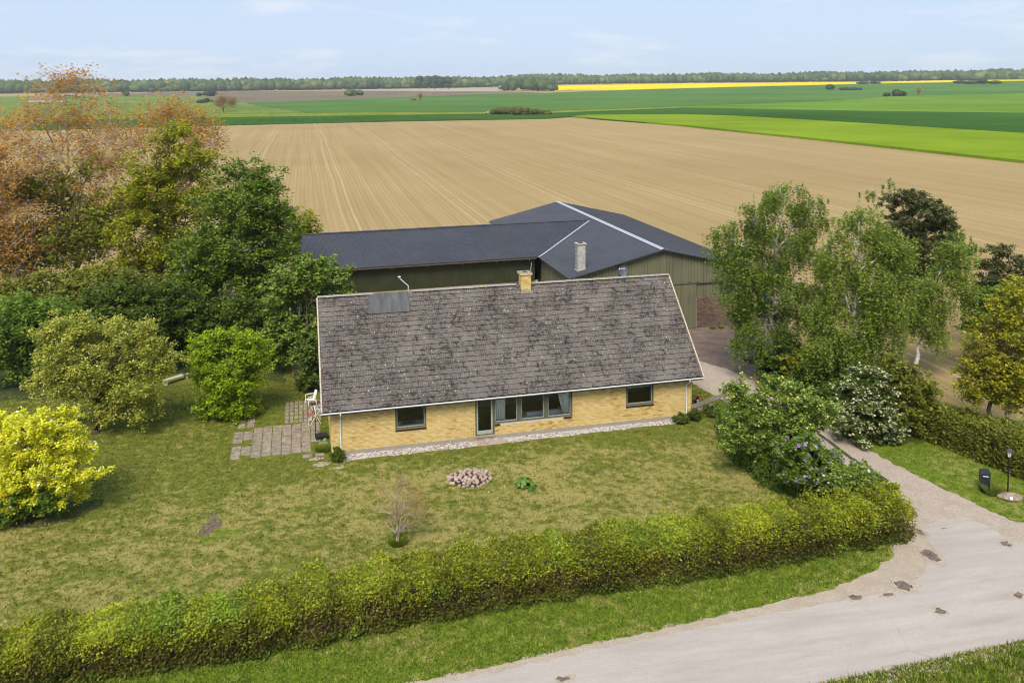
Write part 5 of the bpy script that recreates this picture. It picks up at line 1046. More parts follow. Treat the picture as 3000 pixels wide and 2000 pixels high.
# ---- clipped and wild hedges
def hedge(name, label, line, width, heights, seed, leaf, n, lsize, attr_patch=True, extra=None, twig=0, group=None, und=0.18):
    """foliage shell along a line of ground points"""
    rng = np.random.default_rng(seed); pts = np.array(line, float); seg = np.linalg.norm(np.diff(pts, axis=0), axis=1); cum = np.concatenate([[0], np.cumsum(seg)]); L = cum[-1]
    def at(s):
        i = np.clip(np.searchsorted(cum, s, 'right')-1, 0, len(seg)-1); t = (s-cum[i])/seg[i]; p = pts[i]+(pts[i+1]-pts[i])*t[:, None]; d = (pts[i+1]-pts[i])/seg[i][:, None]
        return p, np.stack([-d[:, 1], d[:, 0]], 1)
    base = np.array([*pts.mean(axis=0), 0.0])
    def shell(n, zlo=0.0, zhi=1.0, tops=0.36, inner=0.30):
        s = rng.uniform(-0.2, L+0.2, n); p, nn = at(np.clip(s, 0, L-1e-6)); H = np.interp(s/L, np.linspace(0, 1, len(heights)), heights)
        lump = np.array([noise.noise(Vector((a*0.8, seed, 0)))*und*1.6+noise.noise(Vector((a*2.3, seed, 4)))*und for a in s]); H = H+lump
        kind = rng.uniform(0, 1, n); w = width/2*(1+0.25*lump)
        side = np.where(kind < tops, rng.uniform(-1, 1, n), np.where(rng.uniform(0, 1, n) < 0.74, -1.0, 1.0)*(1-np.abs(rng.normal(0, 0.5*inner, n))))
        zz = np.where(kind < tops, 1-np.abs(rng.normal(0, 0.09, n)), rng.uniform(zlo, zhi, n))
        rnd = 1-0.22*np.clip((zz-0.7)/0.3, 0, 1)**2; bul = np.array([noise.noise(Vector((a*1.7, z_*2.2, seed+9)))*0.24 for a, z_ in zip(s, zz)])
        off = side*w*rnd+np.sign(side)*bul; ends = np.minimum(s, L-s)
        P = np.stack([p[:, 0]+nn[:, 0]*off, p[:, 1]+nn[:, 1]*off, zz*H], 1); over = s-np.clip(s, 0, L); d = np.stack([nn[:, 1], -nn[:, 0]], 1); P[:, :2] += d*over[:, None]
        return P+rng.normal(size=P.shape)*0.05, s, zz
    root = thing(name, label, 'hedge', tuple(base), 0, group)
    P, s, zz = shell(n)
    gap = np.array([noise.noise(Vector((a*1.9, q[1]*1.9, q[2]*2.4+seed)))+0.5*noise.noise(Vector((a*5.0, q[1]*4.0, q[2]*5.0))) for a, q in zip(s, P)]); kp_ = (gap > -0.24) | (rng.uniform(0, 1, len(P)) < 0.30); P, s, zz = P[kp_], s[kp_], zz[kp_]
    ns_ = int(L*5); ss = rng.uniform(0, L, ns_); pp, nq = at(np.clip(ss, 0, L-1e-6)); Hs = np.interp(ss/L, np.linspace(0, 1, len(heights)), heights); of = rng.uniform(-0.45, 0.45, ns_)*width; m_s = 26
    hgt = Hs+rng.uniform(-0.05, 0.22, ns_); cc = np.stack([pp[:, 0]+nq[:, 0]*of, pp[:, 1]+nq[:, 1]*of, hgt], 1); PS = np.repeat(cc, m_s, axis=0)+rng.normal(size=(ns_*m_s, 3))*np.array([0.13, 0.13, 0.11])
    P = np.concatenate([P, PS]); s = np.concatenate([s, np.repeat(ss, m_s)]); zz = np.concatenate([zz, np.ones(ns_*m_s)])
    patch = np.array([noise.noise(Vector((a*0.45, seed+3, 0)))*0.5+noise.noise(Vector((a*1.1, z_*1.5, seed)))*0.4 for a, z_ in zip(s, zz)])
    if extra:
        pr = rng.uniform(-0.18, 0.18, len(P)); p2 = np.array([noise.noise(Vector((a*0.55, z_*1.6, seed+31)))*0.8+noise.noise(Vector((a*1.9, z_*2.5, seed+12)))*0.45 for a, z_ in zip(s, zz)])
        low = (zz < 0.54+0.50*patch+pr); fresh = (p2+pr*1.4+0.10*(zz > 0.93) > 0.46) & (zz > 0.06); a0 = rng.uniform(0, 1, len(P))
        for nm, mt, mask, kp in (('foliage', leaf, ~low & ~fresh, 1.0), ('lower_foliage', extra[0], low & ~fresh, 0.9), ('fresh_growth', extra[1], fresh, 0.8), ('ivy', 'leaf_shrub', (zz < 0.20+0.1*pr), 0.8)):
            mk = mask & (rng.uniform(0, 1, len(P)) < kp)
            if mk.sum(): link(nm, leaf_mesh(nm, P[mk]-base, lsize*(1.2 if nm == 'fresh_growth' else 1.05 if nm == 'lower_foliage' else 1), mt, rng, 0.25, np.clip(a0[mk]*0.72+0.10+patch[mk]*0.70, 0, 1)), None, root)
    else:
        link('foliage', leaf_mesh('foliage', P-base, lsize, leaf, rng, 0.25, np.clip(rng.uniform(0, 1, len(P))*0.8+0.1+patch*0.3, 0, 1)), None, root)
    W = MB()
    for _ in range(twig):
        s_ = np.array([rng.uniform(0, L)]); p, nn = at(np.clip(s_, 0, L-1e-6)); h = float(np.interp(s_[0]/L, np.linspace(0, 1, len(heights)), heights))
        o0 = rng.uniform(-0.3, 0.3)*width; o1 = rng.uniform(-0.52, 0.5)*width; a_ = np.array([p[0, 0]+nn[0, 0]*o0-base[0], p[0, 1]+nn[0, 1]*o0-base[1], 0.0]); b_ = np.array([p[0, 0]+nn[0, 0]*o1-base[0]+rng.normal()*0.25, p[0, 1]+nn[0, 1]*o1-base[1], h*rng.uniform(0.45, 0.95)])
        W.tube(smooth_path(a_, b_, rng, 0.15, 4), [0.018, 0.014, 0.011, 0.008, 0.004], 4, False)
    if twig: obj('stems', W, 'bark_grey', root)
    core = MB()
    for i in range(len(pts)-1):
        d = (pts[i+1]-pts[i])/seg[i]; nn = np.array([-d[1], d[0]])*width*0.16; h0 = heights[0]*0.5
        a_, b_ = pts[i]-base[:2], pts[i+1]-base[:2]
        core.add([(*(a_-nn), 0), (*(b_-nn), 0), (*(b_+nn), 0), (*(a_+nn), 0), (*(a_-nn*.6), h0), (*(b_-nn*.6), h0), (*(b_+nn*.6), h0), (*(a_+nn*.6), h0)], [(0, 3, 2, 1), (4, 5, 6, 7), (0, 1, 5, 4), (1, 2, 6, 5), (2, 3, 7, 6), (3, 0, 4, 7)])
    obj('inner_branches', core, 'bark_brown', root)
    return root
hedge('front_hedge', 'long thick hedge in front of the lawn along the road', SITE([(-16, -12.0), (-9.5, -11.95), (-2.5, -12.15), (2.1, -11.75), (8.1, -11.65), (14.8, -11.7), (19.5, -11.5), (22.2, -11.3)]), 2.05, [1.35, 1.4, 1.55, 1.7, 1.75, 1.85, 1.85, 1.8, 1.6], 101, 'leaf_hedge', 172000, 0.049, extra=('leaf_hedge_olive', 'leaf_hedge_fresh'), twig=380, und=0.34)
hedge('corner_hedge', 'end of the front hedge turning along the drive', SITE([(22.1, -10.7), (22.1, -9.8), (21.8, -8.8), (21.4, -8.0)]), 1.6, [1.6, 1.4, 1.2, 1.05], 102, 'leaf_hedge', 17000, 0.052, twig=40)
hedge('privet_hedge', 'dark green clipped hedge along the drive below the flowering shrubs', [(21.6, -2.6), (21.0, -4.6), (20.7, -6.8), (20.9, -8.8), (21.5, -10.2), (22.4, -11.2)], 1.8, [1.7, 1.65, 1.35, 1.05, 0.9], 103, 'leaf_shrub', 28000, 0.058, twig=30)
hedge('wild_hedge', 'untrimmed olive green hedge at the field edge behind mailbox and lamp', [tuple(atz(*q)[:2]) for q in ((2700, 1262), (2780, 1290), (2860, 1322), (2960, 1362), (3080, 1410), (3200, 1460))], 2.2, [1.5, 1.7, 1.8, 1.8, 1.8, 1.7], 104, 'leaf_wild', 40000, 0.075, twig=120, und=0.3)

# ---- grass blades and tufts
def tufts(name, label, poly, n, h, mat, seed, avoid=(), w=0.03, zb=0.0):
    rng = np.random.default_rng(seed); A_ = np.array(poly); lo, hi = A_[:, :2].min(0), A_[:, :2].max(0); P = rng.uniform(lo, hi, (int(n*1.0), 2)); ok = inside(poly, P[:, 0], P[:, 1])
    for a in avoid: ok &= ~inside(a, P[:, 0], P[:, 1])
    P = P[ok]; k = len(P); a_ = rng.uniform(0, math.pi, k); hh = h*rng.uniform(0.5, 1.4, k); ww = w*rng.uniform(0.6, 1.5, k); lean = rng.normal(size=(k, 2))*0.5*hh[:, None]
    V = np.zeros((k, 3, 3)); V[:, 0, 0] = P[:, 0]-np.cos(a_)*ww; V[:, 0, 1] = P[:, 1]-np.sin(a_)*ww; V[:, 1, 0] = P[:, 0]+np.cos(a_)*ww; V[:, 1, 1] = P[:, 1]+np.sin(a_)*ww
    V[:, 2, 0] = P[:, 0]+lean[:, 0]; V[:, 2, 1] = P[:, 1]+lean[:, 1]; V[:, 2, 2] = hh; V[:, :, 2] += zb
    o = stuff(link(name, np_mesh(name, V.reshape(-1, 3), np.arange(k*3).reshape(k, 3), mat, rng.uniform(0.03, 1, k)))); tag(o, label, 'grass'); return o
HOUSE_POLY = [(-0.1, -0.95), (19.8, -0.85), (20.5, 0.1), (20.5, 9.2), (-0.1, 9.2)]; PATIO = SITE([(-5.1, 0.6), (-4.3, 0.3), (-0.1, 0.5), (-0.1, 7.0), (-2.6, 7.0), (-4.6, 5.6)])
tufts('lawn_blades', 'short mown grass of the garden lawn', SITE([(-22, -11.2), (22, -11), (23.4, -4.5), (21.6, 1.8), (20.9, 4.4), (-1, 9.4), (-4, 11), (-22, 12)]), 170000, 0.055, 'lawn_grass', 201, (HOUSE_POLY, PATIO), 0.030)
tufts('verge_blades', 'greener grass on the verge between hedge and road', SITE([(-12, -15.0), (3.4, -14.95), (9, -14.6), (13, -14.35), (17.3, -13.95), (19.6, -13.45), (20.9, -12.75), (21.8, -12.1), (-12, -12.2)]), 60000, 0.07, 'verge_grass', 202, (), 0.024)
tufts('roadside_blades', 'rough grass on the near side of the road', SITE([(13, -17.75), (22.1, -17.55), (26, -17.9), (26, -22), (13, -22)]), 42000, 0.13, 'verge_grass', 203, (), 0.026)
tufts('drive_side_blades', 'grass on the strip beside mailbox and lamp', VERGE_E, 70000, 0.075, 'verge_grass', 204, (), 0.026)
tufts('terrace_weeds', 'weeds growing in the joints of the slab terrace', SITE([(-5.2, 0.5), (-0.1, 0.5), (-0.1, 6.8), (-5.2, 6.4)]), 5200, 0.05, 'verge_grass', 205, (), 0.022, 0.01)
def clump_grass(x, y, r, h, n, seed, label, mat='verge_grass'):
    rng = np.random.default_rng(seed); a_ = rng.uniform(0, 2*math.pi, n); rr = r*np.sqrt(rng.uniform(0, 1, n))*0.6; P = np.stack([rr*np.cos(a_), rr*np.sin(a_)], 1); b_ = rng.uniform(0, math.pi, n); ww = 0.014; hh = h*rng.uniform(0.5, 1.2, n)
    V = np.zeros((n, 3, 3)); V[:, 0, :2] = P-np.stack([np.cos(b_), np.sin(b_)], 1)*ww; V[:, 1, :2] = P+np.stack([np.cos(b_), np.sin(b_)], 1)*ww; V[:, 2, :2] = P*1.0+np.stack([np.cos(a_), np.sin(a_)], 1)*(hh*0.55)[:, None]+rng.normal(size=(n, 2))*0.03; V[:, 2, 2] = hh
    return tag(link('grass_tuft', np_mesh('grass_tuft', V.reshape(-1, 3), np.arange(n*3).reshape(n, 3), mat), None, None, (x, y, 0)), label, 'grass', 'tall grass tufts')
q = atz(1165, 1592); clump_grass(q[0], q[1], 0.55, 0.28, 1400, 301, 'dark tuft of long grass round the foot of the small bare tree')
q = atz(2905, 1450); clump_grass(q[0]+0.1, q[1]+0.1, 0.5, 0.5, 900, 302, 'tall grass tuft between the mailbox and the granite boulder')
for k, (px, py) in enumerate(((2088, 963), (2112, 962))): 
    q = atz(px, py); clump_grass(q[0], q[1], 0.3, 0.25, 300, 303+k, 'dark weed tuft at the foot of the brick barn wall, %s of two' % ('left' if k == 0 else 'right'))
q = atz(950, 1318); clump_grass(q[0], q[1], 0.7, 0.25, 900, 306, 'long grass at the left front corner of the house')
q = atz(1400, 1286); clump_grass(q[0], q[1], 0.3, 0.2, 300, 307, 'weeds among the step stones in front of the door')

# ------------------------------------------------------------------ stones
def stone_mesh(seed, rough=0.22, sub=1, flat=0.75):
    rng = random.Random(seed); bm = bmesh.new(); bmesh.ops.create_icosphere(bm, subdivisions=sub, radius=1.0)
    for v in bm.verts:
        n_ = noise.noise(v.co*1.3+Vector((seed*3.1, 0, 0)))*rough*1.6+rng.uniform(-rough, rough)*0.35; v.co *= 1+n_
        v.co.z *= flat
    me = bpy.data.meshes.new('stone'); bm.to_mesh(me); bm.free(); return me
SM = [stone_mesh(s, 0.25, 1) for s in range(8)]
# white gravel strip along the front wall
def gravel():
    rng = np.random.default_rng(5); V = []; F = []; ns = 0; base = []
    for me in SM: base.append((np.array([v.co[:] for v in me.vertices]), np.array([p.vertices[:] for p in me.polygons])))
    n = 4200
    for i in range(n):
        x = rng.uniform(0.6, 19.5); wd_ = 0.74-0.2*(x/19.5)+0.08*math.sin(x*2.1); 
        if 7.65 < x < 9.2: continue
        y = -0.03-wd_*rng.uniform(0, 1); r = rng.uniform(0.022, 0.05); bv, bf = base[i % 8]; a_ = rng.uniform(0, 6.28); c_, s_ = math.cos(a_), math.sin(a_)
        q = bv*r*np.array([1.25, 0.9, 0.8]); q = np.stack([q[:, 0]*c_-q[:, 1]*s_, q[:, 0]*s_+q[:, 1]*c_, q[:, 2]], 1)+np.array([x, y, r*0.35+rng.uniform(0, 0.02)])
        V.append(q); F.append(bf+ns); ns += len(q)
    at = np.repeat(rng.uniform(0, 1, len(V)), len(base[0][1])); me = np_mesh('gravel_strip', np.concatenate(V), np.concatenate(F), 'pebble', at); o = link('gravel_strip', me); tag(o, 'strip of white pebbles along the foot of the front wall', 'gravel'); stuff(o)
t = NT('pebble'); t.bsdf(t.mix(0.25, t.ramp(t.n('ShaderNodeAttribute', attribute_name='v').outputs['Fac'], [(0.0, (0.16, 0.14, 0.12)), (0.22, (0.36, 0.32, 0.28)), (0.45, (0.60, 0.575, 0.54)), (0.8, (0.74, 0.73, 0.71)), (0.95, (0.50, 0.38, 0.27))]), t.ramp(t.noise(40, 3), [(0.3, 0.3), (0.7, 0.8)]), 'MULTIPLY'), 0.8, None, 0.25)
gravel()
sheet('gravel_bed', [(0.55, -0.02), (0.55, -0.74), (7.6, -0.70), (13, -0.62), (19.6, -0.50), (19.7, -0.02)], 0.012, 'drive_gravel', 0.15, 0.06, 71)
# flat step stones at the door
for k, (px, py, r) in enumerate(((1397, 1295, 0.16), (1415, 1299, 0.17), (1428, 1291, 0.22), (1441, 1296, 0.13), (1427, 1300, 0.12), (1452, 1287, 0.17))):
    q = atz(px, py); tag(link('step_stone', SM[k % 8], 'fire_stone', None, (q[0], q[1], 0.03)), 'flat brown step stone below the door, %s' % ('leftmost', 'second from left', 'the largest', 'fourth from left', 'the smallest, in front of the largest', 'rightmost')[k], 'stone', 'step stones below the door').scale = (r, r*0.8, 0.09)
# round stone ring on the lawn
fp = atz(1378, 1402); fire = thing('fire_pit', 'round bed of pinkish field stones on the front lawn', 'fire pit', (fp[0], fp[1], 0)); rr = random.Random(3); n = 0
pink = [stone_mesh(40+s, 0.25, 1, 0.85) for s in range(6)]
for me in pink: me.materials.append(MATS['fire_stone'])
for ring, cnt in ((0.98, 26), (0.74, 19), (0.5, 12), (0.25, 6)):
    for k in range(cnt):
        a_ = 2*math.pi*k/cnt+rr.uniform(-.12, .12)+ring; r = ring*rr.uniform(0.92, 1.06); s = rr.uniform(0.085, 0.15)*(0.8 if ring > 0.9 else 1)
        o = link('stone', pink[n % 6], None, fire, (r*math.cos(a_)*1.05, r*math.sin(a_)*0.95, s*0.5+(0.05 if 0.4 < ring < 0.8 else 0.0))); o.scale = (s*rr.uniform(.9, 1.3), s, s*rr.uniform(.8, 1.1)); o.rotation_euler = (rr.uniform(-.4, .4), rr.uniform(-.4, .4), rr.uniform(0, 6)); n += 1
obj('ash_bed', MB().lathe([(0.95, 0.01), (0.6, 0.03), (0.01, 0.03)], 20), 'soil_pot', fire)
# rhubarb
rb = atz(1535, 1425); rh = thing('rhubarb_plant', 'rhubarb plant with big crinkled green leaves on the lawn', 'plant', (rb[0], rb[1], 0)); rr = random.Random(9)
def big_leaf(seed):
    rg = random.Random(seed); mb = MB(); n = 16; mb.v.append((0, 0, 0.03))
    for ring in (0.5, 1.0):
        for j in range(n):
            a_ = 2*math.pi*j/n; r = ring*(0.22+0.06*math.sin(5*a_+seed)*(ring > .9)+rg.uniform(-.03, .03)); mb.v.append((r*1.25*math.cos(a_)+0.10*ring, r*math.sin(a_), 0.05*math.sin(5*a_+seed)*ring-0.10*ring*ring+rg.uniform(-.02, .02)))
    mb.f = [(0, 1+j, 1+(j+1) % n) for j in range(n)]+[(1+j, 1+n+j, 1+n+(j+1) % n, 1+(j+1) % n) for j in range(n)]; return mb
for k in range(11):
    a_ = 2*math.pi*k/11+rr.uniform(-.2, .2); r = rr.uniform(0.15, 0.62); h = 0.45-0.35*(r/0.62)+rr.uniform(-.03, .08); s = rr.uniform(0.75, 1.1)
    o = obj('leaf', big_leaf(k), 'rhubarb_leaf', rh, (r*math.cos(a_), r*math.sin(a_), h)); o.rotation_euler = (rr.uniform(-.5, .5), 0.35+0.9*r, a_); o.scale = (s, s, s)
    at = o.data.attributes.new('v', 'FLOAT', 'FACE'); at.data.foreach_set('value', np.full(len(o.data.polygons), rr.random(), np.float32))
    obj('stalk', MB().tube([(0.05*math.cos(a_), 0.05*math.sin(a_), -0.02), (r*0.6*math.cos(a_), r*0.6*math.sin(a_), h*0.8), (r*math.cos(a_), r*math.sin(a_), h)], [0.018, 0.015, 0.01], 5), 'rhubarb_stalk', rh)
# terrace of slabs
pat = thing('slab_terrace', 'sunken terrace of pinkish grey slabs left of the house', 'terrace', (*site(-2.5, 3.0), 0)); pat.scale = (1.08, 1.2, 1.0); rr = random.Random(4)
sheetpoly = [(-5.15, 0.55), (-3.4, 0.35), (-0.08, 0.6), (-0.08, 7.1), (-2.55, 7.05), (-2.75, 4.1), (-4.15, 4.1), (-4.3, 6.6), (-5.1, 6.4), (-4.95, 4.2), (-5.5, 3.3)]
pts = densify(sheetpoly, 0.3, 0.15, 3); bm = bmesh.new(); f = bm.faces.new([bm.verts.new((p[0]+2.5, p[1]-3.0, 0.006)) for p in pts]); f.normal_update(); bmesh.ops.triangulate(bm, faces=[f]); me = bpy.data.meshes.new('bed'); bm.to_mesh(me); bm.free(); link('bed', me, 'lawn_grass', pat)
def slab(w_, d_, seed):
    rg = random.Random(seed); mb = MB(); j = lambda: rg.uniform(-0.014, 0.014); x, y = w_/2-0.016, d_/2-0.018
    c_ = [(-x+j(), -y+j()), (x+j(), -y+j()), (x+j(), y+j()), (-x+j(), y+j())]
    b_ = 0.012; top = [(p[0]*(1-b_/x), p[1]*(1-b_/y)) for p in c_]
    mb.add([(p[0], p[1], -0.03) for p in c_]+[(p[0], p[1], 0.022) for p in c_]+[(p[0], p[1], 0.032) for p in top], [(0, 1, 5, 4), (1, 2, 6, 5), (2, 3, 7, 6), (3, 0, 4, 7), (4, 5, 9, 8), (5, 6, 10, 9), (6, 7, 11, 10), (7, 4, 8, 11), (8, 9, 10, 11)]); return mb.mesh('slab')
sA = [slab(0.475, 0.335, s) for s in range(5)]; sB = [slab(0.225, 0.42, 20+s) for s in range(5)]; sC = [slab(0.40, 0.24, 30+s) for s in range(5)]
th = 0.0
def put(me, x, y, z=0.0, tilt=0.02):
    o = link('slab', me, 'slab', pat, (x+2.5, y-3.0, z+rr.uniform(-0.006, 0.006))); o.rotation_euler = (rr.uniform(-tilt, tilt), rr.uniform(-tilt, tilt), th+rr.uniform(-.02, .02))
for i in range(9):
    for j in range(10):
        x = -0.98-i*0.48; y = 0.86+j*0.342
        if i > 6 and (j == 9 or rr.random() < 0.10): continue
        if (i == 0 and j < 3): continue
        put(sA[(i*3+j) % 5], x, y+0.03*math.sin(i*1.7), 0.0 if i < 6 else -0.008, 0.015 if i < 6 else 0.04)
for i in range(8):
    for j in range(6):
        put(sB[(i+j) % 5], -0.72-i*0.245, 4.47+j*0.485)
for j in range(11):
    for i in range(2):
        if rr.random() < 0.05: continue
        put(sC[(i+j) % 5], -4.28-i*0.46, 4.35+j*0.25, -0.004, 0.05)
for x, y, s in ((-0.55, 0.95, 0), (-0.62, 1.5, 1), (-0.85, 0.30, 2), (-1.4, 0.25, 3)): put(sA[s], x, y, -0.004, 0.06)
for k, (px, py, w_) in enumerate(((945, 1358, 0.45), (925, 1345, 0.35), (1000, 1368, 0.3))):
    q = atz(px, py); sheet('worn_sand', [(q[0]+w_*math.cos(a_)*(1+.3*math.sin(2*a_+k)), q[1]+0.22*math.sin(a_)) for a_ in np.linspace(0, 6.28, 13)[:-1]], 0.006, 'shoulder_sand', 0.08, 0.15, 80+k)
# white plastic garden chair
cq = atz(912, 1190); chair = thing('garden_chair', 'white plastic armchair on the terrace beside the house', 'chair', (cq[0], cq[1], 0.03), math.radians(-72))
# local frame: faces -Y (front), back at +Y
def shell_surface(f, nu, nv, thick):
    mb = MB()
    for s in (0, 1):
        for i in range(nu+1):
            for j in range(nv+1): p = f(i/nu, j/nv); mb.v.append((p[0], p[1]+(thick if s else 0)*0.6, p[2]-(thick if s else 0)*0.8))
    m = (nu+1)*(nv+1); idx = lambda i, j, s: s*m+i*(nv+1)+j
    for i in range(nu):
        for j in range(nv): mb.f.append((idx(i, j, 0), idx(i+1, j, 0), idx(i+1, j+1, 0), idx(i, j+1, 0))); mb.f.append((idx(i, j, 1), idx(i, j+1, 1), idx(i+1, j+1, 1), idx(i+1, j, 1)))
    for i in range(nu): mb.f.append((idx(i, 0, 0), idx(i, 0, 1), idx(i+1, 0, 1), idx(i+1, 0, 0))); mb.f.append((idx(i, nv, 0), idx(i+1, nv, 0), idx(i+1, nv, 1), idx(i, nv, 1)))
    for j in range(nv): mb.f.append((idx(0, j, 0), idx(0, j+1, 0), idx(0, j+1, 1), idx(0, j, 1))); mb.f.append((idx(nu, j, 0), idx(nu, j, 1), idx(nu, j+1, 1), idx(nu, j+1, 0)))
    return mb
obj('seat', shell_surface(lambda u, v: ((u-.5)*(0.46-0.05*v), -0.24+0.46*v, 0.43-0.035*v-0.02*(1-(2*u-1)**2)-0.05*max(0, 0.15-v)), 8, 6, 0.03), 'white_plastic', chair, None, True)
obj('backrest', shell_surface(lambda u, v: ((u-.5)*(0.42-0.06*v+0.06*math.sin(v*3)), 0.21+0.16*v-0.05*(2*u-1)**2, 0.40+0.53*v-0.03*(2*u-1)**2*(v > .9)), 8, 7, 0.02), 'white_plastic', chair, None, True)
for s in (-1, 1):
    obj('armrest', MB().tube([(s*0.25, -0.25, 0.42), (s*0.275, -0.26, 0.62), (s*0.28, -0.20, 0.665), (s*0.275, 0.0, 0.675), (s*0.25, 0.20, 0.66), (s*0.215, 0.27, 0.64)], [0.022, 0.024, 0.028, 0.028, 0.024, 0.02], 8), 'white_plastic', chair, None, True)
    obj('leg', MB().tube([(s*0.25, -0.25, 0.43), (s*0.275, -0.29, 0.0)], [0.028, 0.02], 6), 'white_plastic', chair, None, True); obj('leg', MB().tube([(s*0.19, 0.21, 0.42), (s*0.24, 0.30, 0.0)], [0.028, 0.02], 6), 'white_plastic', chair, None, True)
# small basketball stand, hoop facing west
hq = atz(925, 1286); hoop = thing('basketball_stand', 'small basketball hoop on a black pole beside the left gable', 'basketball hoop', (hq[0], hq[1], 0.03), math.radians(8))
mb = MB(); prof = [(0.0, 0.05), (0.0, 0.10), (0.10, 0.19), (0.62, 0.17), (0.70, 0.10), (0.70, 0.0)]
mb.add([(x, -0.24, z) for x, z in ((-0.03, 0), (-0.03, 0.10), (0.08, 0.20), (0.62, 0.18), (0.70, 0.10), (0.70, 0))]+[(x, 0.24, z) for x, z in ((-0.03, 0), (-0.03, 0.10), (0.08, 0.20), (0.62, 0.18), (0.70, 0.10), (0.70, 0))], [(0, 1, 2, 3, 4, 5), (11, 10, 9, 8, 7, 6)]+[(i, i+6, (i+1) % 6+6, (i+1) % 6) for i in range(6)])
obj('base', mb, 'black_plastic', hoop); obj('pole', MB().tube([(0.0, 0, 0.1), (0.0, 0, 1.48)], 0.024, 8), 'black_plastic', hoop); obj('brace', MB().tube([(0.02, 0, 0.55), (0.30, 0, 0.18)], 0.012, 6), 'black_plastic', hoop)
for s in (-1, 1): obj('wheel', MB().lathe([(0.035, -0.015), (0.04, 0), (0.035, 0.015)], 10, lambda a, b, c, s=s: (-0.03+a, s*0.2+c, 0.04+b)), 'white_plastic', hoop)
mb = MB(); out = []
for k in range(17):
    a_ = math.pi*k/16; out.append((0.36*math.cos(a_), 1.56+0.24*math.sin(a_)))
out = [(0.36, 1.36)]+out+[(-0.36, 1.36)]; n = len(out)
mb.add([(-0.05, y, z) for y, z in out]+[(-0.025, y, z) for y, z in out], [tuple(range(n)), tuple(range(2*n-1, n-1, -1))]+[(i, i+n, (i+1) % n+n, (i+1) % n) for i in range(n)]); bo = obj('backboard', mb, 'board_blue', hoop)
obj('backboard_rim', MB().tube([(-0.037, y, z) for y, z in out]+[(-0.037, *out[0])], 0.022, 6), 'white_plastic', bo)
ring = [(-0.06-0.21+0.19*math.cos(a_), 0.19*math.sin(a_), 1.44) for a_ in np.linspace(0, 2*math.pi, 25)]; rm_ = obj('rim', MB().tube(ring, 0.014, 6).bar((-0.09, 0, 1.44), (-0.04, 0, 1.44), 0.12, 0.03), 'red_plastic', hoop)
for nm, mt, z0, z1, r0, r1 in (('net', 'net_red', 1.43, 1.24, 0.185, 0.12), ('net_tail', 'net_white', 1.24, 1.10, 0.12, 0.085)):
    nb = MB()
    for k in range(14):
        for sg in (-1, 1):
            a0, a1 = 2*math.pi*k/14, 2*math.pi*(k+sg*1.5)/14; nb.tube([(-0.27+r0*math.cos(a0), r0*math.sin(a0), z0), (-0.27+(r0+r1)/2*math.cos((a0+a1)/2), (r0+r1)/2*math.sin((a0+a1)/2), (z0+z1)/2), (-0.27+r1*math.cos(a1), r1*math.sin(a1), z1)], 0.0055, 3, False)
    obj(nm, nb, mt, rm_)
gb_ = atz(951, 1292); bme_ = bmesh.new(); bmesh.ops.create_uvsphere(bme_, u_segments=20, v_segments=14, radius=0.095); me = bpy.data.meshes.new('ball'); bme_.to_mesh(me); bme_.free(); me.shade_smooth()
bl_ = thing('ball', 'lime green ball lying in front of the basketball stand', 'ball', (gb_[0]+0.02, gb_[1]-0.05, 0.095)); link('shell', me, 'green_ball', bl_)
obj('seam', MB().tube([(0.0955*math.cos(a_), 0.0955*math.sin(a_)*0.9, 0.0955*math.sin(a_)*0.43) for a_ in np.linspace(0, 6.2832, 25)], 0.003, 4), 'leaf_bright' if False else 'white_plastic', bl_)
# folding clothes rack: white tubes, blue joints
dq = atz(915, 1245); rack = thing('drying_rack', 'white folding clothes rack with blue joints behind the basketball stand', 'drying rack', (dq[0]+0.1, dq[1]+0.1, 0.03), math.radians(10))
H_ = 0.92
for y in (-0.28, 0.28):
    obj('leg', MB().tube([(-0.30, y, 0.0), (0.32, y, H_)], 0.014, 6), 'white_plastic', rack); obj('leg', MB().tube([(0.36, y, 0.0), (-0.10, y, H_)], 0.014, 6), 'white_plastic', rack)
    obj('leg', MB().tube([(0.75, y, 0.35), (1.15, y, 0.0)], 0.013, 6), 'white_plastic', rack)
    obj('joint', MB().lathe([(0.03, -0.03), (0.03, 0.03)], 8, lambda a, b, c, y=y: (0.07+a, y+c, 0.56+b)), 'joint_blue', rack)
    for x, z in ((-0.30, 0.02), (0.36, 0.02)): obj('foot', MB().lathe([(0.024, -0.03), (0.024, 0.03)], 8, lambda a, b, c, y=y, x=x, z=z: (x+a, y+c, z+b)), 'black_plastic', rack)
for x, z in ((-0.30, 0.02), (0.36, 0.02), (-0.14, 0.25), (1.15, 0.02)): obj('stretcher', MB().tube([(x, -0.28, z), (x, 0.28, z)], 0.012, 6), 'white_plastic', rack)
for k in range(9): obj('rail', MB().tube([(-0.10+k*0.11, -0.28, H_), (-0.10+k*0.11, 0.28, H_)], 0.006, 5), 'white_plastic', rack)
for y in (-0.28, 0.28): obj('top_bar', MB().tube([(-0.12, y, H_), (0.82, y, H_)], 0.013, 6), 'white_plastic', rack)
obj('hinge', MB().box(0.28, 0.36, -0.30, 0.30, H_-0.03, H_-0.015), 'joint_blue', rack)
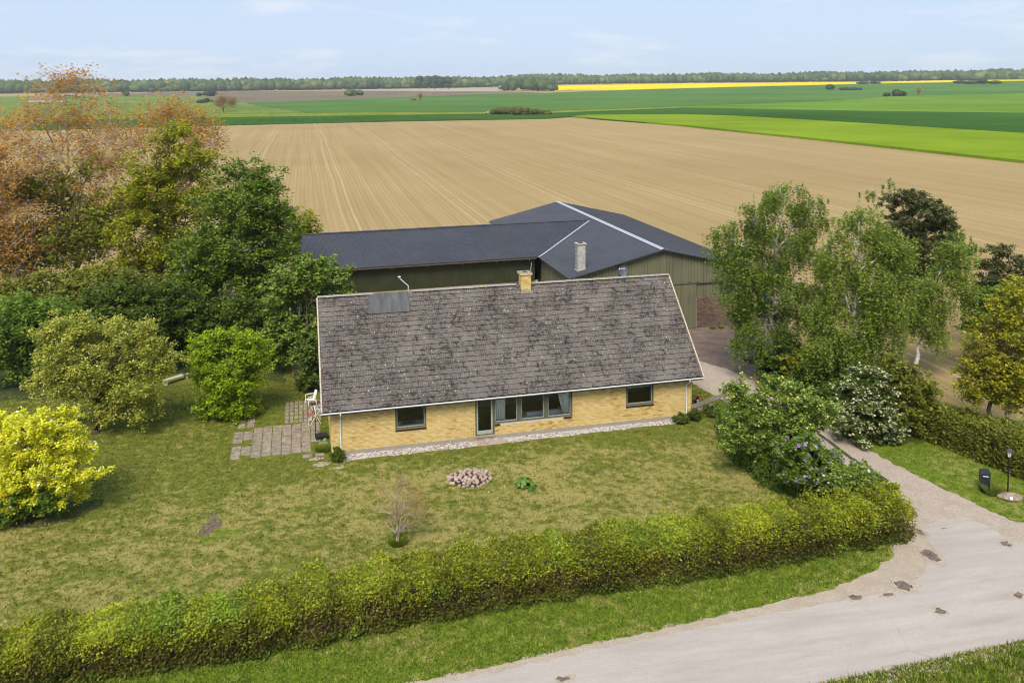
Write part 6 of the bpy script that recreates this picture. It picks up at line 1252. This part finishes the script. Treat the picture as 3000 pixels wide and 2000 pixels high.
# flower pot with a red plant
fq = atz(2043, 1184); pot = thing('flower_pot', 'black glazed flower pot with a red plant by the right gable', 'flower pot', (fq[0], fq[1], 0))
obj('pot', MB().lathe([(0.13, 0.0), (0.15, 0.05), (0.185, 0.28), (0.19, 0.34), (0.17, 0.34), (0.165, 0.28)], 20), 'flower_pot', pot, None, True); obj('rim', MB().tube([(0.195*math.cos(a_), 0.195*math.sin(a_), 0.345) for a_ in np.linspace(0, 6.2832, 25)], 0.018, 6), 'pot_rim', pot); obj('soil', MB().lathe([(0.17, 0.29), (0.01, 0.31)], 16), 'soil_pot', pot)
pl = MB(); rr = random.Random(2)
for k in range(16):
    a_ = rr.uniform(0, 6.28); r = rr.uniform(0.01, 0.06); h = rr.uniform(0.1, 0.2); pl.add([(r*math.cos(a_)-0.02, r*math.sin(a_), 0.3), (r*math.cos(a_)+0.02, r*math.sin(a_), 0.3), (r*1.5*math.cos(a_)+0.03, r*1.5*math.sin(a_), 0.32+h*0.7), (r*1.8*math.cos(a_), r*1.8*math.sin(a_), 0.32+h), (r*1.5*math.cos(a_)-0.03, r*1.5*math.sin(a_), 0.32+h*0.7)], [(0, 1, 2, 3, 4)])
obj('red_plant', pl, 'red_leaf', pot)
# grey board fence at the right gable
fe = thing('board_fence', 'low weathered grey board fence at the right gable', 'fence', (20.7, 0.35, 0)); A0 = np.array([20.45, 0.12]); A1 = np.array([23.25, 1.45]); A2 = np.array([24.2, 0.1])
for p_ in (A0+(A1-A0)*0.18, A1): obj('post', MB().box(p_[0]-20.7-0.05, p_[0]-20.7+0.05, p_[1]-0.35-0.05, p_[1]-0.35+0.05, -0.1, 0.86), 'grey_timber', fe)
for z0, z1, u0, u1 in ((0.50, 0.74, 0.0, 1.0), (0.10, 0.34, 0.0, 0.62)):
    a_ = A0+(A1-A0)*u0; b_ = A0+(A1-A0)*u1; obj('board', MB().bar((a_[0]-20.7, a_[1]-0.35-0.07, (z0+z1)/2), (b_[0]-20.7, b_[1]-0.35-0.07, (z0+z1)/2+0.02), 0.028, z1-z0), 'grey_timber', fe)
for z0, z1 in ((0.50, 0.74), (0.10, 0.34)): obj('board', MB().bar((A1[0]-20.7+0.02, A1[1]-0.35-0.03, (z0+z1)/2), (A2[0]-20.7, A2[1]-0.35, (z0+z1)/2), 0.028, z1-z0), 'grey_timber', fe)
# rail bench in the garden at left
b0, b1 = atz(478, 1130), atz(553, 1106); bd = b1-b0; bL = np.linalg.norm(bd[:2]); be = thing('plank_bench', 'low weathered plank bench on the grass behind the apple tree', 'bench', tuple((b0+b1)/2), math.atan2(bd[1], bd[0]))
for y in (-0.09, 0.09): obj('plank', MB().box(-bL/2, bL/2, y-0.085, y+0.085, 0.30, 0.345), 'bench_timber', be)
for x in (-bL/2+0.2, bL/2-0.2): obj('leg', MB().box(x-0.06, x+0.06, -0.16, 0.16, 0, 0.30), 'bench_timber', be)
# logs under the birch
for k, (px0, py0, px1, py1, r, lab) in enumerate(((2174, 1058, 2232, 1048, 0.11, 'long thin felled log lying under the birch by the barn'), (2196, 1062, 2220, 1066, 0.17, 'short split log in front of the long log under the birch'))):
    a_, b_ = atz(px0, py0), atz(px1, py1); lg = thing('log', lab, 'log', tuple((a_+b_)/2), 0, 'felled logs under the birch'); m_ = (a_+b_)/2
    rg = np.random.default_rng(k); P_ = [a_-m_+(b_-a_)*t_+np.array([0, rg.normal()*0.03, r]) for t_ in np.linspace(0, 1, 6)]; obj('bark', MB().tube(P_, [r*1.05, r, r*.98, r*.95, r*.9, r*.85], 10, False), 'log_bark', lg, None, True)
    for s_ in (0, 5): obj('cut_end', MB().tube([P_[s_], P_[s_]+np.array([0.004, 0, 0])*(1 if s_ else -1)], r*(1.03 if s_ == 0 else 0.83), 10), 'log_wood', lg)
# mailbox, lamp, boulder at the road
mq = atz(2883, 1437); mb_ = thing('mailbox', 'dark blue-black steel mailbox column beside the drive', 'mailbox', (mq[0], mq[1], 0), math.radians(-28))
body = MB(); body.add([(-0.19, -0.17, 0), (0.19, -0.17, 0), (0.19, 0.17, 0), (-0.19, 0.17, 0), (-0.205, -0.185, 0.86), (0.205, -0.185, 0.86), (0.205, 0.185, 0.96), (-0.205, 0.185, 0.96)], [(0, 3, 2, 1), (4, 5, 6, 7), (0, 1, 5, 4), (1, 2, 6, 5), (2, 3, 7, 6), (3, 0, 4, 7)]); obj('body', body, 'mailbox_paint', mb_)
obj('lid', MB().add([(-0.22, -0.215, 0.862), (0.22, -0.215, 0.862), (0.22, 0.20, 0.97), (-0.22, 0.20, 0.97), (-0.22, -0.215, 0.882), (0.22, -0.215, 0.882), (0.22, 0.20, 0.99), (-0.22, 0.20, 0.99)], [(0, 3, 2, 1), (4, 5, 6, 7), (0, 1, 5, 4), (1, 2, 6, 5), (2, 3, 7, 6), (3, 0, 4, 7)]), 'mailbox_paint', mb_)
obj('name_plate', MB().box(-0.12, 0.13, -0.192, -0.186, 0.765, 0.80), 'white_paint', mb_); obj('slot_flap', MB().box(-0.14, 0.14, -0.191, -0.184, 0.81, 0.85), 'black_plastic', mb_); obj('lock', MB().lathe([(0.012, 0), (0.012, 0.006)], 8, lambda a, b, c: (-0.15+a, -0.184-c, 0.6+b)), 'steel', mb_)
lq = atz(2952, 1445); lp = thing('lamp_post', 'slim black garden lamp post behind the boulder', 'lamp post', (lq[0], lq[1], 0))
obj('post', MB().lathe([(0.06, 0), (0.06, 0.08), (0.035, 0.14), (0.028, 1.60), (0.04, 1.63), (0.028, 1.66), (0.028, 1.74), (0.06, 1.78)], 12), 'lamp_black', lp, None, True)
lt = obj('lantern', MB().lathe([(0.065, 1.781), (0.105, 2.03)], 6), 'frosted_glass', lp)
for k in range(6):
    a_ = 2*math.pi*k/6; obj('glazing_bar', MB().tube([(0.068*math.cos(a_), 0.068*math.sin(a_), 1.78), (0.109*math.cos(a_), 0.109*math.sin(a_), 2.03)], 0.007, 4), 'lamp_black', lt)
obj('lamp_roof', MB().lathe([(0.17, 2.031), (0.15, 2.07), (0.06, 2.17), (0.03, 2.19), (0.02, 2.24), (0.005, 2.27)], 6), 'lamp_roof', lp)
sq = (atz(2925, 1454)+atz(2996, 1470))/2; bo_ = thing('boulder', 'flat granite boulder with a small white house number plate', 'boulder', (sq[0], sq[1], 0), math.radians(-26))
bs = link('stone', stone_mesh(77, 0.12, 3, 1.0), 'granite', bo_, (0, 0, 0.10)); bs.scale = (0.52, 0.30, 0.20)
pt = obj('number_plate', MB().box(-0.06, 0.06, -0.006, 0.006, -0.06, 0.06), 'white_paint', bo_, (-0.05, -0.285, 0.17)); pt.rotation_euler = (math.radians(-35), 0, 0)

# ------------------------------------------------------------------ far things
def blob(seed, sub=2, rough=0.28, lobes=3):
    bm = bmesh.new(); rng = random.Random(seed)
    bmesh.ops.create_icosphere(bm, subdivisions=sub, radius=1.0)
    for v in bm.verts:
        n_ = noise.noise(v.co*1.6+Vector((seed*7.7, 1, 2)))*rough*1.5+noise.noise(v.co*4.5+Vector((seed*3.3, 5, 2)))*rough*0.9; v.co *= 1+n_
    V = np.array([v.co[:] for v in bm.verts]); bm.verts.ensure_lookup_table(); F = np.array([[v.index for v in f.verts] for f in bm.faces]); bm.free(); return V, F
BL = [blob(s) for s in range(10)]; BS = [blob(s+30, 1, 0.17) for s in range(10)]
def crowns(name, items, mat, seed=0, lib=None):
    """items: (x, y, z ground, half width, height, tone) -> rounded leafy crowns in one mesh"""
    rng = np.random.default_rng(seed); V = []; F = []; A_ = []; n = 0
    for i, (x, y, z, r, h, tone) in enumerate(items):
        bv, bf = (lib or BL)[rng.integers(0, 10)]; a_ = rng.uniform(0, 6.28); c_, s_ = math.cos(a_), math.sin(a_); q = bv*np.array([r, r, h*0.5]); q = np.stack([q[:, 0]*c_-q[:, 1]*s_, q[:, 0]*s_+q[:, 1]*c_, q[:, 2]], 1)+np.array([x, y, z+h*0.52])
        V.append(q); F.append(bf+n); n += len(q); A_.append(np.clip(tone+rng.uniform(-0.22, 0.22, len(bf)), 0, 1))
    return np_mesh(name, np.concatenate(V), np.concatenate(F), mat, np.concatenate(A_))
def forest():
    rng = np.random.default_rng(77); items = []
    for px in np.arange(-700, 3750, 5.6):
        b = math.degrees(math.atan2(px-1500, FPX)) + math.degrees(YAW)
        d0 = float(np.interp(px, [1350, 1650], [1970, 2330]))
        for row in range(4):
            d = d0+row*30+rng.uniform(-10, 10)+(rng.normal()*5); bb = math.radians(b+rng.uniform(-0.06, 0.06)); x, y = CAM[0]+d*math.sin(bb), CAM[1]+d*math.cos(bb)
            hh = 1.134*(rng.uniform(17, 23)+3.2*noise.noise(Vector((px*0.006, 2, 0)))) * (0.55 if row == 0 and rng.random() < 0.35 else 1.0)*(0.86 if row == 0 else 1.0)
            if px < 1150: hh *= 1.06
            elif 1450 < px < 1760: hh *= 1.0+0.22*math.exp(-((px-1600)/110)**2)
            tone = 0.45+0.5*noise.noise(Vector((px*0.012, row*0.7, 0)))+rng.uniform(-0.32, 0.32)
            items.append((x, y, zt(x, y), rng.uniform(7.5, 13.5), hh, tone))
    o = stuff(link('forest', crowns('forest', items, 'far_leaf', 3, BS))); tag(o, 'long mixed wood along the whole horizon', 'forest')
forest()
def far_bush(name, label, pix, mat='far_dark', h_px=None, seed=0, group=None, trunk=False, cat='bush', fuzz=0):
    """one bush or little tree: pix = list of (px, foot py, half width px, height px)"""
    px, py, rx, hp = pix[0]; q = gp(px, py); d = (q-CAM)@FWD; k = d/FPX; root = thing(name, label, cat, tuple(q), 0, group); items = []; rng = np.random.default_rng(seed+500)
    LP = []
    for (px, py, rx, hp) in pix:
        g_ = gp(px, py); n = 4
        for j in range(n):
            items.append((g_[0]-q[0]+rng.normal()*rx*k*0.4, g_[1]-q[1]+rng.normal()*rx*k*0.4, (0.25*hp*k if trunk else 0)+rng.uniform(0, 0.15)*hp*k, rx*k*rng.uniform(0.5, 0.7), hp*k*rng.uniform(0.6, 0.85), rng.uniform(0.2, 0.8)))
        c_ = np.array([g_[0]-q[0], g_[1]-q[1], hp*k*(0.62 if trunk else 0.5)]); nn = int(900 if not fuzz else fuzz); dv = rng.normal(size=(nn, 3)); dv /= np.linalg.norm(dv, axis=1)[:, None]; dv *= rng.uniform(0.55 if not fuzz else 0.15, 1.08, nn)[:, None]
        LP.append(c_+dv*np.array([rx*k, rx*k, hp*k*(0.40 if trunk else 0.5)]))
    if not fuzz: link('crown', crowns('crown', items, mat, seed), None, root)
    P = np.concatenate(LP); P = P[P[:, 2] > 0.1]; link('crown_leaves' if not fuzz else 'crown', leaf_mesh('leaves', P, 0.55*k*(2.2 if not fuzz else 2.0), mat, rng, 0.2), None, root)
    if trunk:
        W = MB(); W.tube([(0, 0, -0.3), (0.1*k, 0, hp*k*0.25), (0, 0, hp*k*0.8)], [0.03*hp*k, 0.022*hp*k, 0.006*hp*k], 6)
        for j in range(14):
            a_ = rng.uniform(0, 6.28); e = np.array([math.cos(a_)*rx*k*0.8, math.sin(a_)*rx*k*0.8, hp*k*rng.uniform(0.45, 0.95)]); W.tube(smooth_path((0, 0, hp*k*rng.uniform(0.1, 0.4)), e, rng, 0.1, 3), [0.012*hp*k, 0.009*hp*k, 0.006*hp*k, 0.003*hp*k], 4, False)
        obj('trunk', W, 'bark_brown', root)
    return root
far_bush('bare_tree', 'reddish brown tree standing alone in the far meadow', [(655, 331, 26, 62), (680, 326, 20, 48), (640, 322, 16, 40)], 'far_bare', seed=1, trunk=True, cat='tree', fuzz=3600)
far_bush('field_bush', 'dark rounded bush left of the lone reddish tree', [(620, 283, 18, 20)], seed=2, group='bushes in the far fields')
far_bush('field_bush', 'low dark bush at the meadow edge left of the lone reddish tree', [(588, 303, 12, 11), (606, 302, 10, 15), (622, 300, 6, 8)], seed=3, group='bushes in the far fields')
far_bush('field_bush', 'small dark bush at the left end of the grey soil field', [(584, 282, 8, 10)], seed=4, group='bushes in the far fields')
far_bush('field_bush', 'upright dark bush at the grey field edge behind the copper trees', [(367, 283, 10, 18)], seed=5, group='bushes in the far fields')
far_bush('field_bush', 'round green bush alone in the grey soil field', [(1030, 283, 22, 22)], 'far_leaf', seed=6, group='bushes in the far fields')
far_bush('bare_tree', 'small brown bare tree in the blue green field', [(1232, 296, 11, 27)], 'far_bare', seed=7, trunk=True, cat='tree', fuzz=600)
far_bush('field_bush', 'tiny brown bush beside the small bare tree', [(1213, 296, 8, 9)], 'far_bare', seed=8, group='bushes in the far fields')
isl = [(1452, 337, 20, 17), (1480, 337, 24, 24), (1510, 338, 24, 25), (1540, 338, 24, 23), (1568, 338, 20, 19), (1598, 337, 18, 13)]
far_bush('bush_island', 'long island of olive bushes between soil and green crop', isl, 'leaf_hedge_olive', seed=9, cat='bushes')
far_bush('copse', 'copse of tall trees standing before the horizon wood', [(1480, 266, 16, 26), (1505, 266, 20, 38), (1535, 266, 22, 44), (1565, 267, 24, 42), (1595, 267, 22, 34), (1620, 267, 14, 22)], 'far_leaf', seed=10, cat='trees')
far_bush('field_bush', 'round dark bush before the right end of the rapeseed', [(2431, 264, 12, 17)], seed=11, group='bushes in the far fields')
far_bush('field_bush', 'wide low dark bush in the far right green field', [(2475, 265, 16, 9), (2500, 265, 14, 8)], seed=12, group='bushes in the far fields')
far_bush('field_bush', 'smaller of two dark bushes at the crop edge far right', [(2598, 284, 11, 12)], seed=13, group='bushes in the far fields')
far_bush('field_bush', 'larger of two dark bushes at the crop edge far right', [(2626, 283, 14, 22), (2644, 283, 11, 16)], seed=14, group='bushes in the far fields')
far_bush('bare_tree', 'pale bare tree right of the two dark bushes', [(2690, 281, 12, 27)], 'far_bare', seed=15, trunk=True, cat='tree', fuzz=500)
far_bush('field_bush', 'row of bushes before the thin strip of rapeseed at right', [(2810, 246, 18, 10), (2850, 247, 18, 10), (2878, 247, 14, 14), (2915, 247, 16, 9)], seed=16, group='bushes in the far fields')
far_bush('field_bush', 'low grey bushes between the two strips of rapeseed', [(2530, 246.5, 20, 7), (2560, 246, 12, 8)], seed=17, group='bushes in the far fields')
def far_pine(px, h, seed, which):
    q = gp(px, 262.5); d = (q-CAM)@FWD; k = d/FPX; root = thing('far_pine', 'tall dark pine at the wood edge, %s of five' % which, 'tree', tuple(q), 0, 'five pines at the wood edge'); rng = np.random.default_rng(seed); items = [(rng.normal()*1.2, rng.normal()*1.2, h*k*f_, k*(13-8*abs(f_-0.45)), h*k*0.36, rng.uniform(.2, .6)) for f_ in (0.12, 0.3, 0.48, 0.64)]
    link('crown', crowns('crown', items, 'far_dark', seed), None, root); obj('trunk', MB().tube([(0, 0, -0.5), (0, 0, h*k*0.7)], [0.5, 0.2], 6), 'bark_brown', root)
for k, (px, h) in enumerate(((1228, 40), (1252, 39), (1273, 40), (1292, 38), (1314, 38))): far_pine(px, h, 60+k, ('first from left', 'second from left', 'third from left', 'fourth from left', 'last')[k])
sh = gp(1471, 262); k = ((sh-CAM)@FWD)/FPX; shed = thing('far_shed', 'small grey roofed shed beside the far copse', 'shed', tuple(sh), 0.2); w_, d_, h_ = 9*k, 6*k, 7*k
obj('wall', MB().box(-w_, w_, -d_, d_, 0, h_), 'shed_wall', shed); obj('roof', MB().add([(-w_*1.05, -d_*1.1, h_), (w_*1.05, -d_*1.1, h_), (w_*1.05, 0, h_*1.7), (-w_*1.05, 0, h_*1.7), (-w_*1.05, d_*1.1, h_), (w_*1.05, d_*1.1, h_)], [(0, 1, 2, 3), (3, 2, 5, 4), (0, 3, 4), (1, 5, 2)]), 'shed_roof', shed); obj('door', MB().box(-w_*0.3, w_*0.1, -d_-0.06, -d_-0.01, 0, h_*0.8), 'dark_wood', shed)
for kk, (px, py, wpx, hpx, lab) in enumerate(((140, 300, 50, 7, 'long white far farmhouse behind the copper leaved tree'), (72, 268, 12, 6, 'small white far house left of the tallest copper tree'))):
    q = gp(px, py); k = ((q-CAM)@FWD)/FPX; r_ = thing('far_farmhouse', lab, 'house', tuple(q), -YAW, 'white farmhouses far left'); w_, d_, h_ = wpx*k, 5.0, hpx*k
    obj('wall', MB().box(-w_, w_, -d_, d_, 0, h_), 'far_wall', r_); obj('roof', MB().add([(-w_*1.02, -d_*1.1, h_), (w_*1.02, -d_*1.1, h_), (w_*1.02, 0, h_*1.9), (-w_*1.02, 0, h_*1.9), (-w_*1.02, d_*1.1, h_), (w_*1.02, d_*1.1, h_)], [(0, 1, 2, 3), (3, 2, 5, 4), (0, 3, 4), (1, 5, 2)]), 'far_roof', r_)
    for j in range(6 if wpx > 20 else 2): x = -w_*0.8+j*w_*(0.32 if wpx > 20 else 1.2); obj('window', MB().box(x, x+1.2, -d_-0.05, -d_-0.01, h_*0.35, h_*0.75), 'shed_wall', r_)
q = gp(1433, 335); hp = thing('stone_heap', 'heap of pale field stones at the left end of the bush island', 'stones', tuple(q)); rr = random.Random(12)
for k in range(22):
    s = rr.uniform(0.35, 0.8); r_ = rr.uniform(0, 2.6); a_ = rr.uniform(0, 6.28); o = link('stone', SM[k % 8], 'fire_stone', hp, (r_*1.3*math.cos(a_), r_*0.8*math.sin(a_), 0.3+max(0, 1.4-r_*0.5))); o.scale = (s, s, s)

# ------------------------------------------------------------------ the air: faint even haze over the whole land
t = NT('air_haze'); pv = t.n('ShaderNodeVolumePrincipled'); pv.inputs['Color'].default_value = (0.78, 0.87, 1.0, 1); pv.inputs['Density'].default_value = 0.0001; pv.inputs['Anisotropy'].default_value = 0.1
t.l(pv.outputs[0], t.out.inputs['Volume'])
hz = obj('haze', MB().box(-10500, 10500, -10500, 10500, -1.6, 66), 'air_haze'); tag(stuff(hz), 'thin even haze over the far fields', 'haze')
for o in bpy.data.objects:
    if o.type == 'MESH' and not o.data.materials: print('NO MATERIAL', o.name)
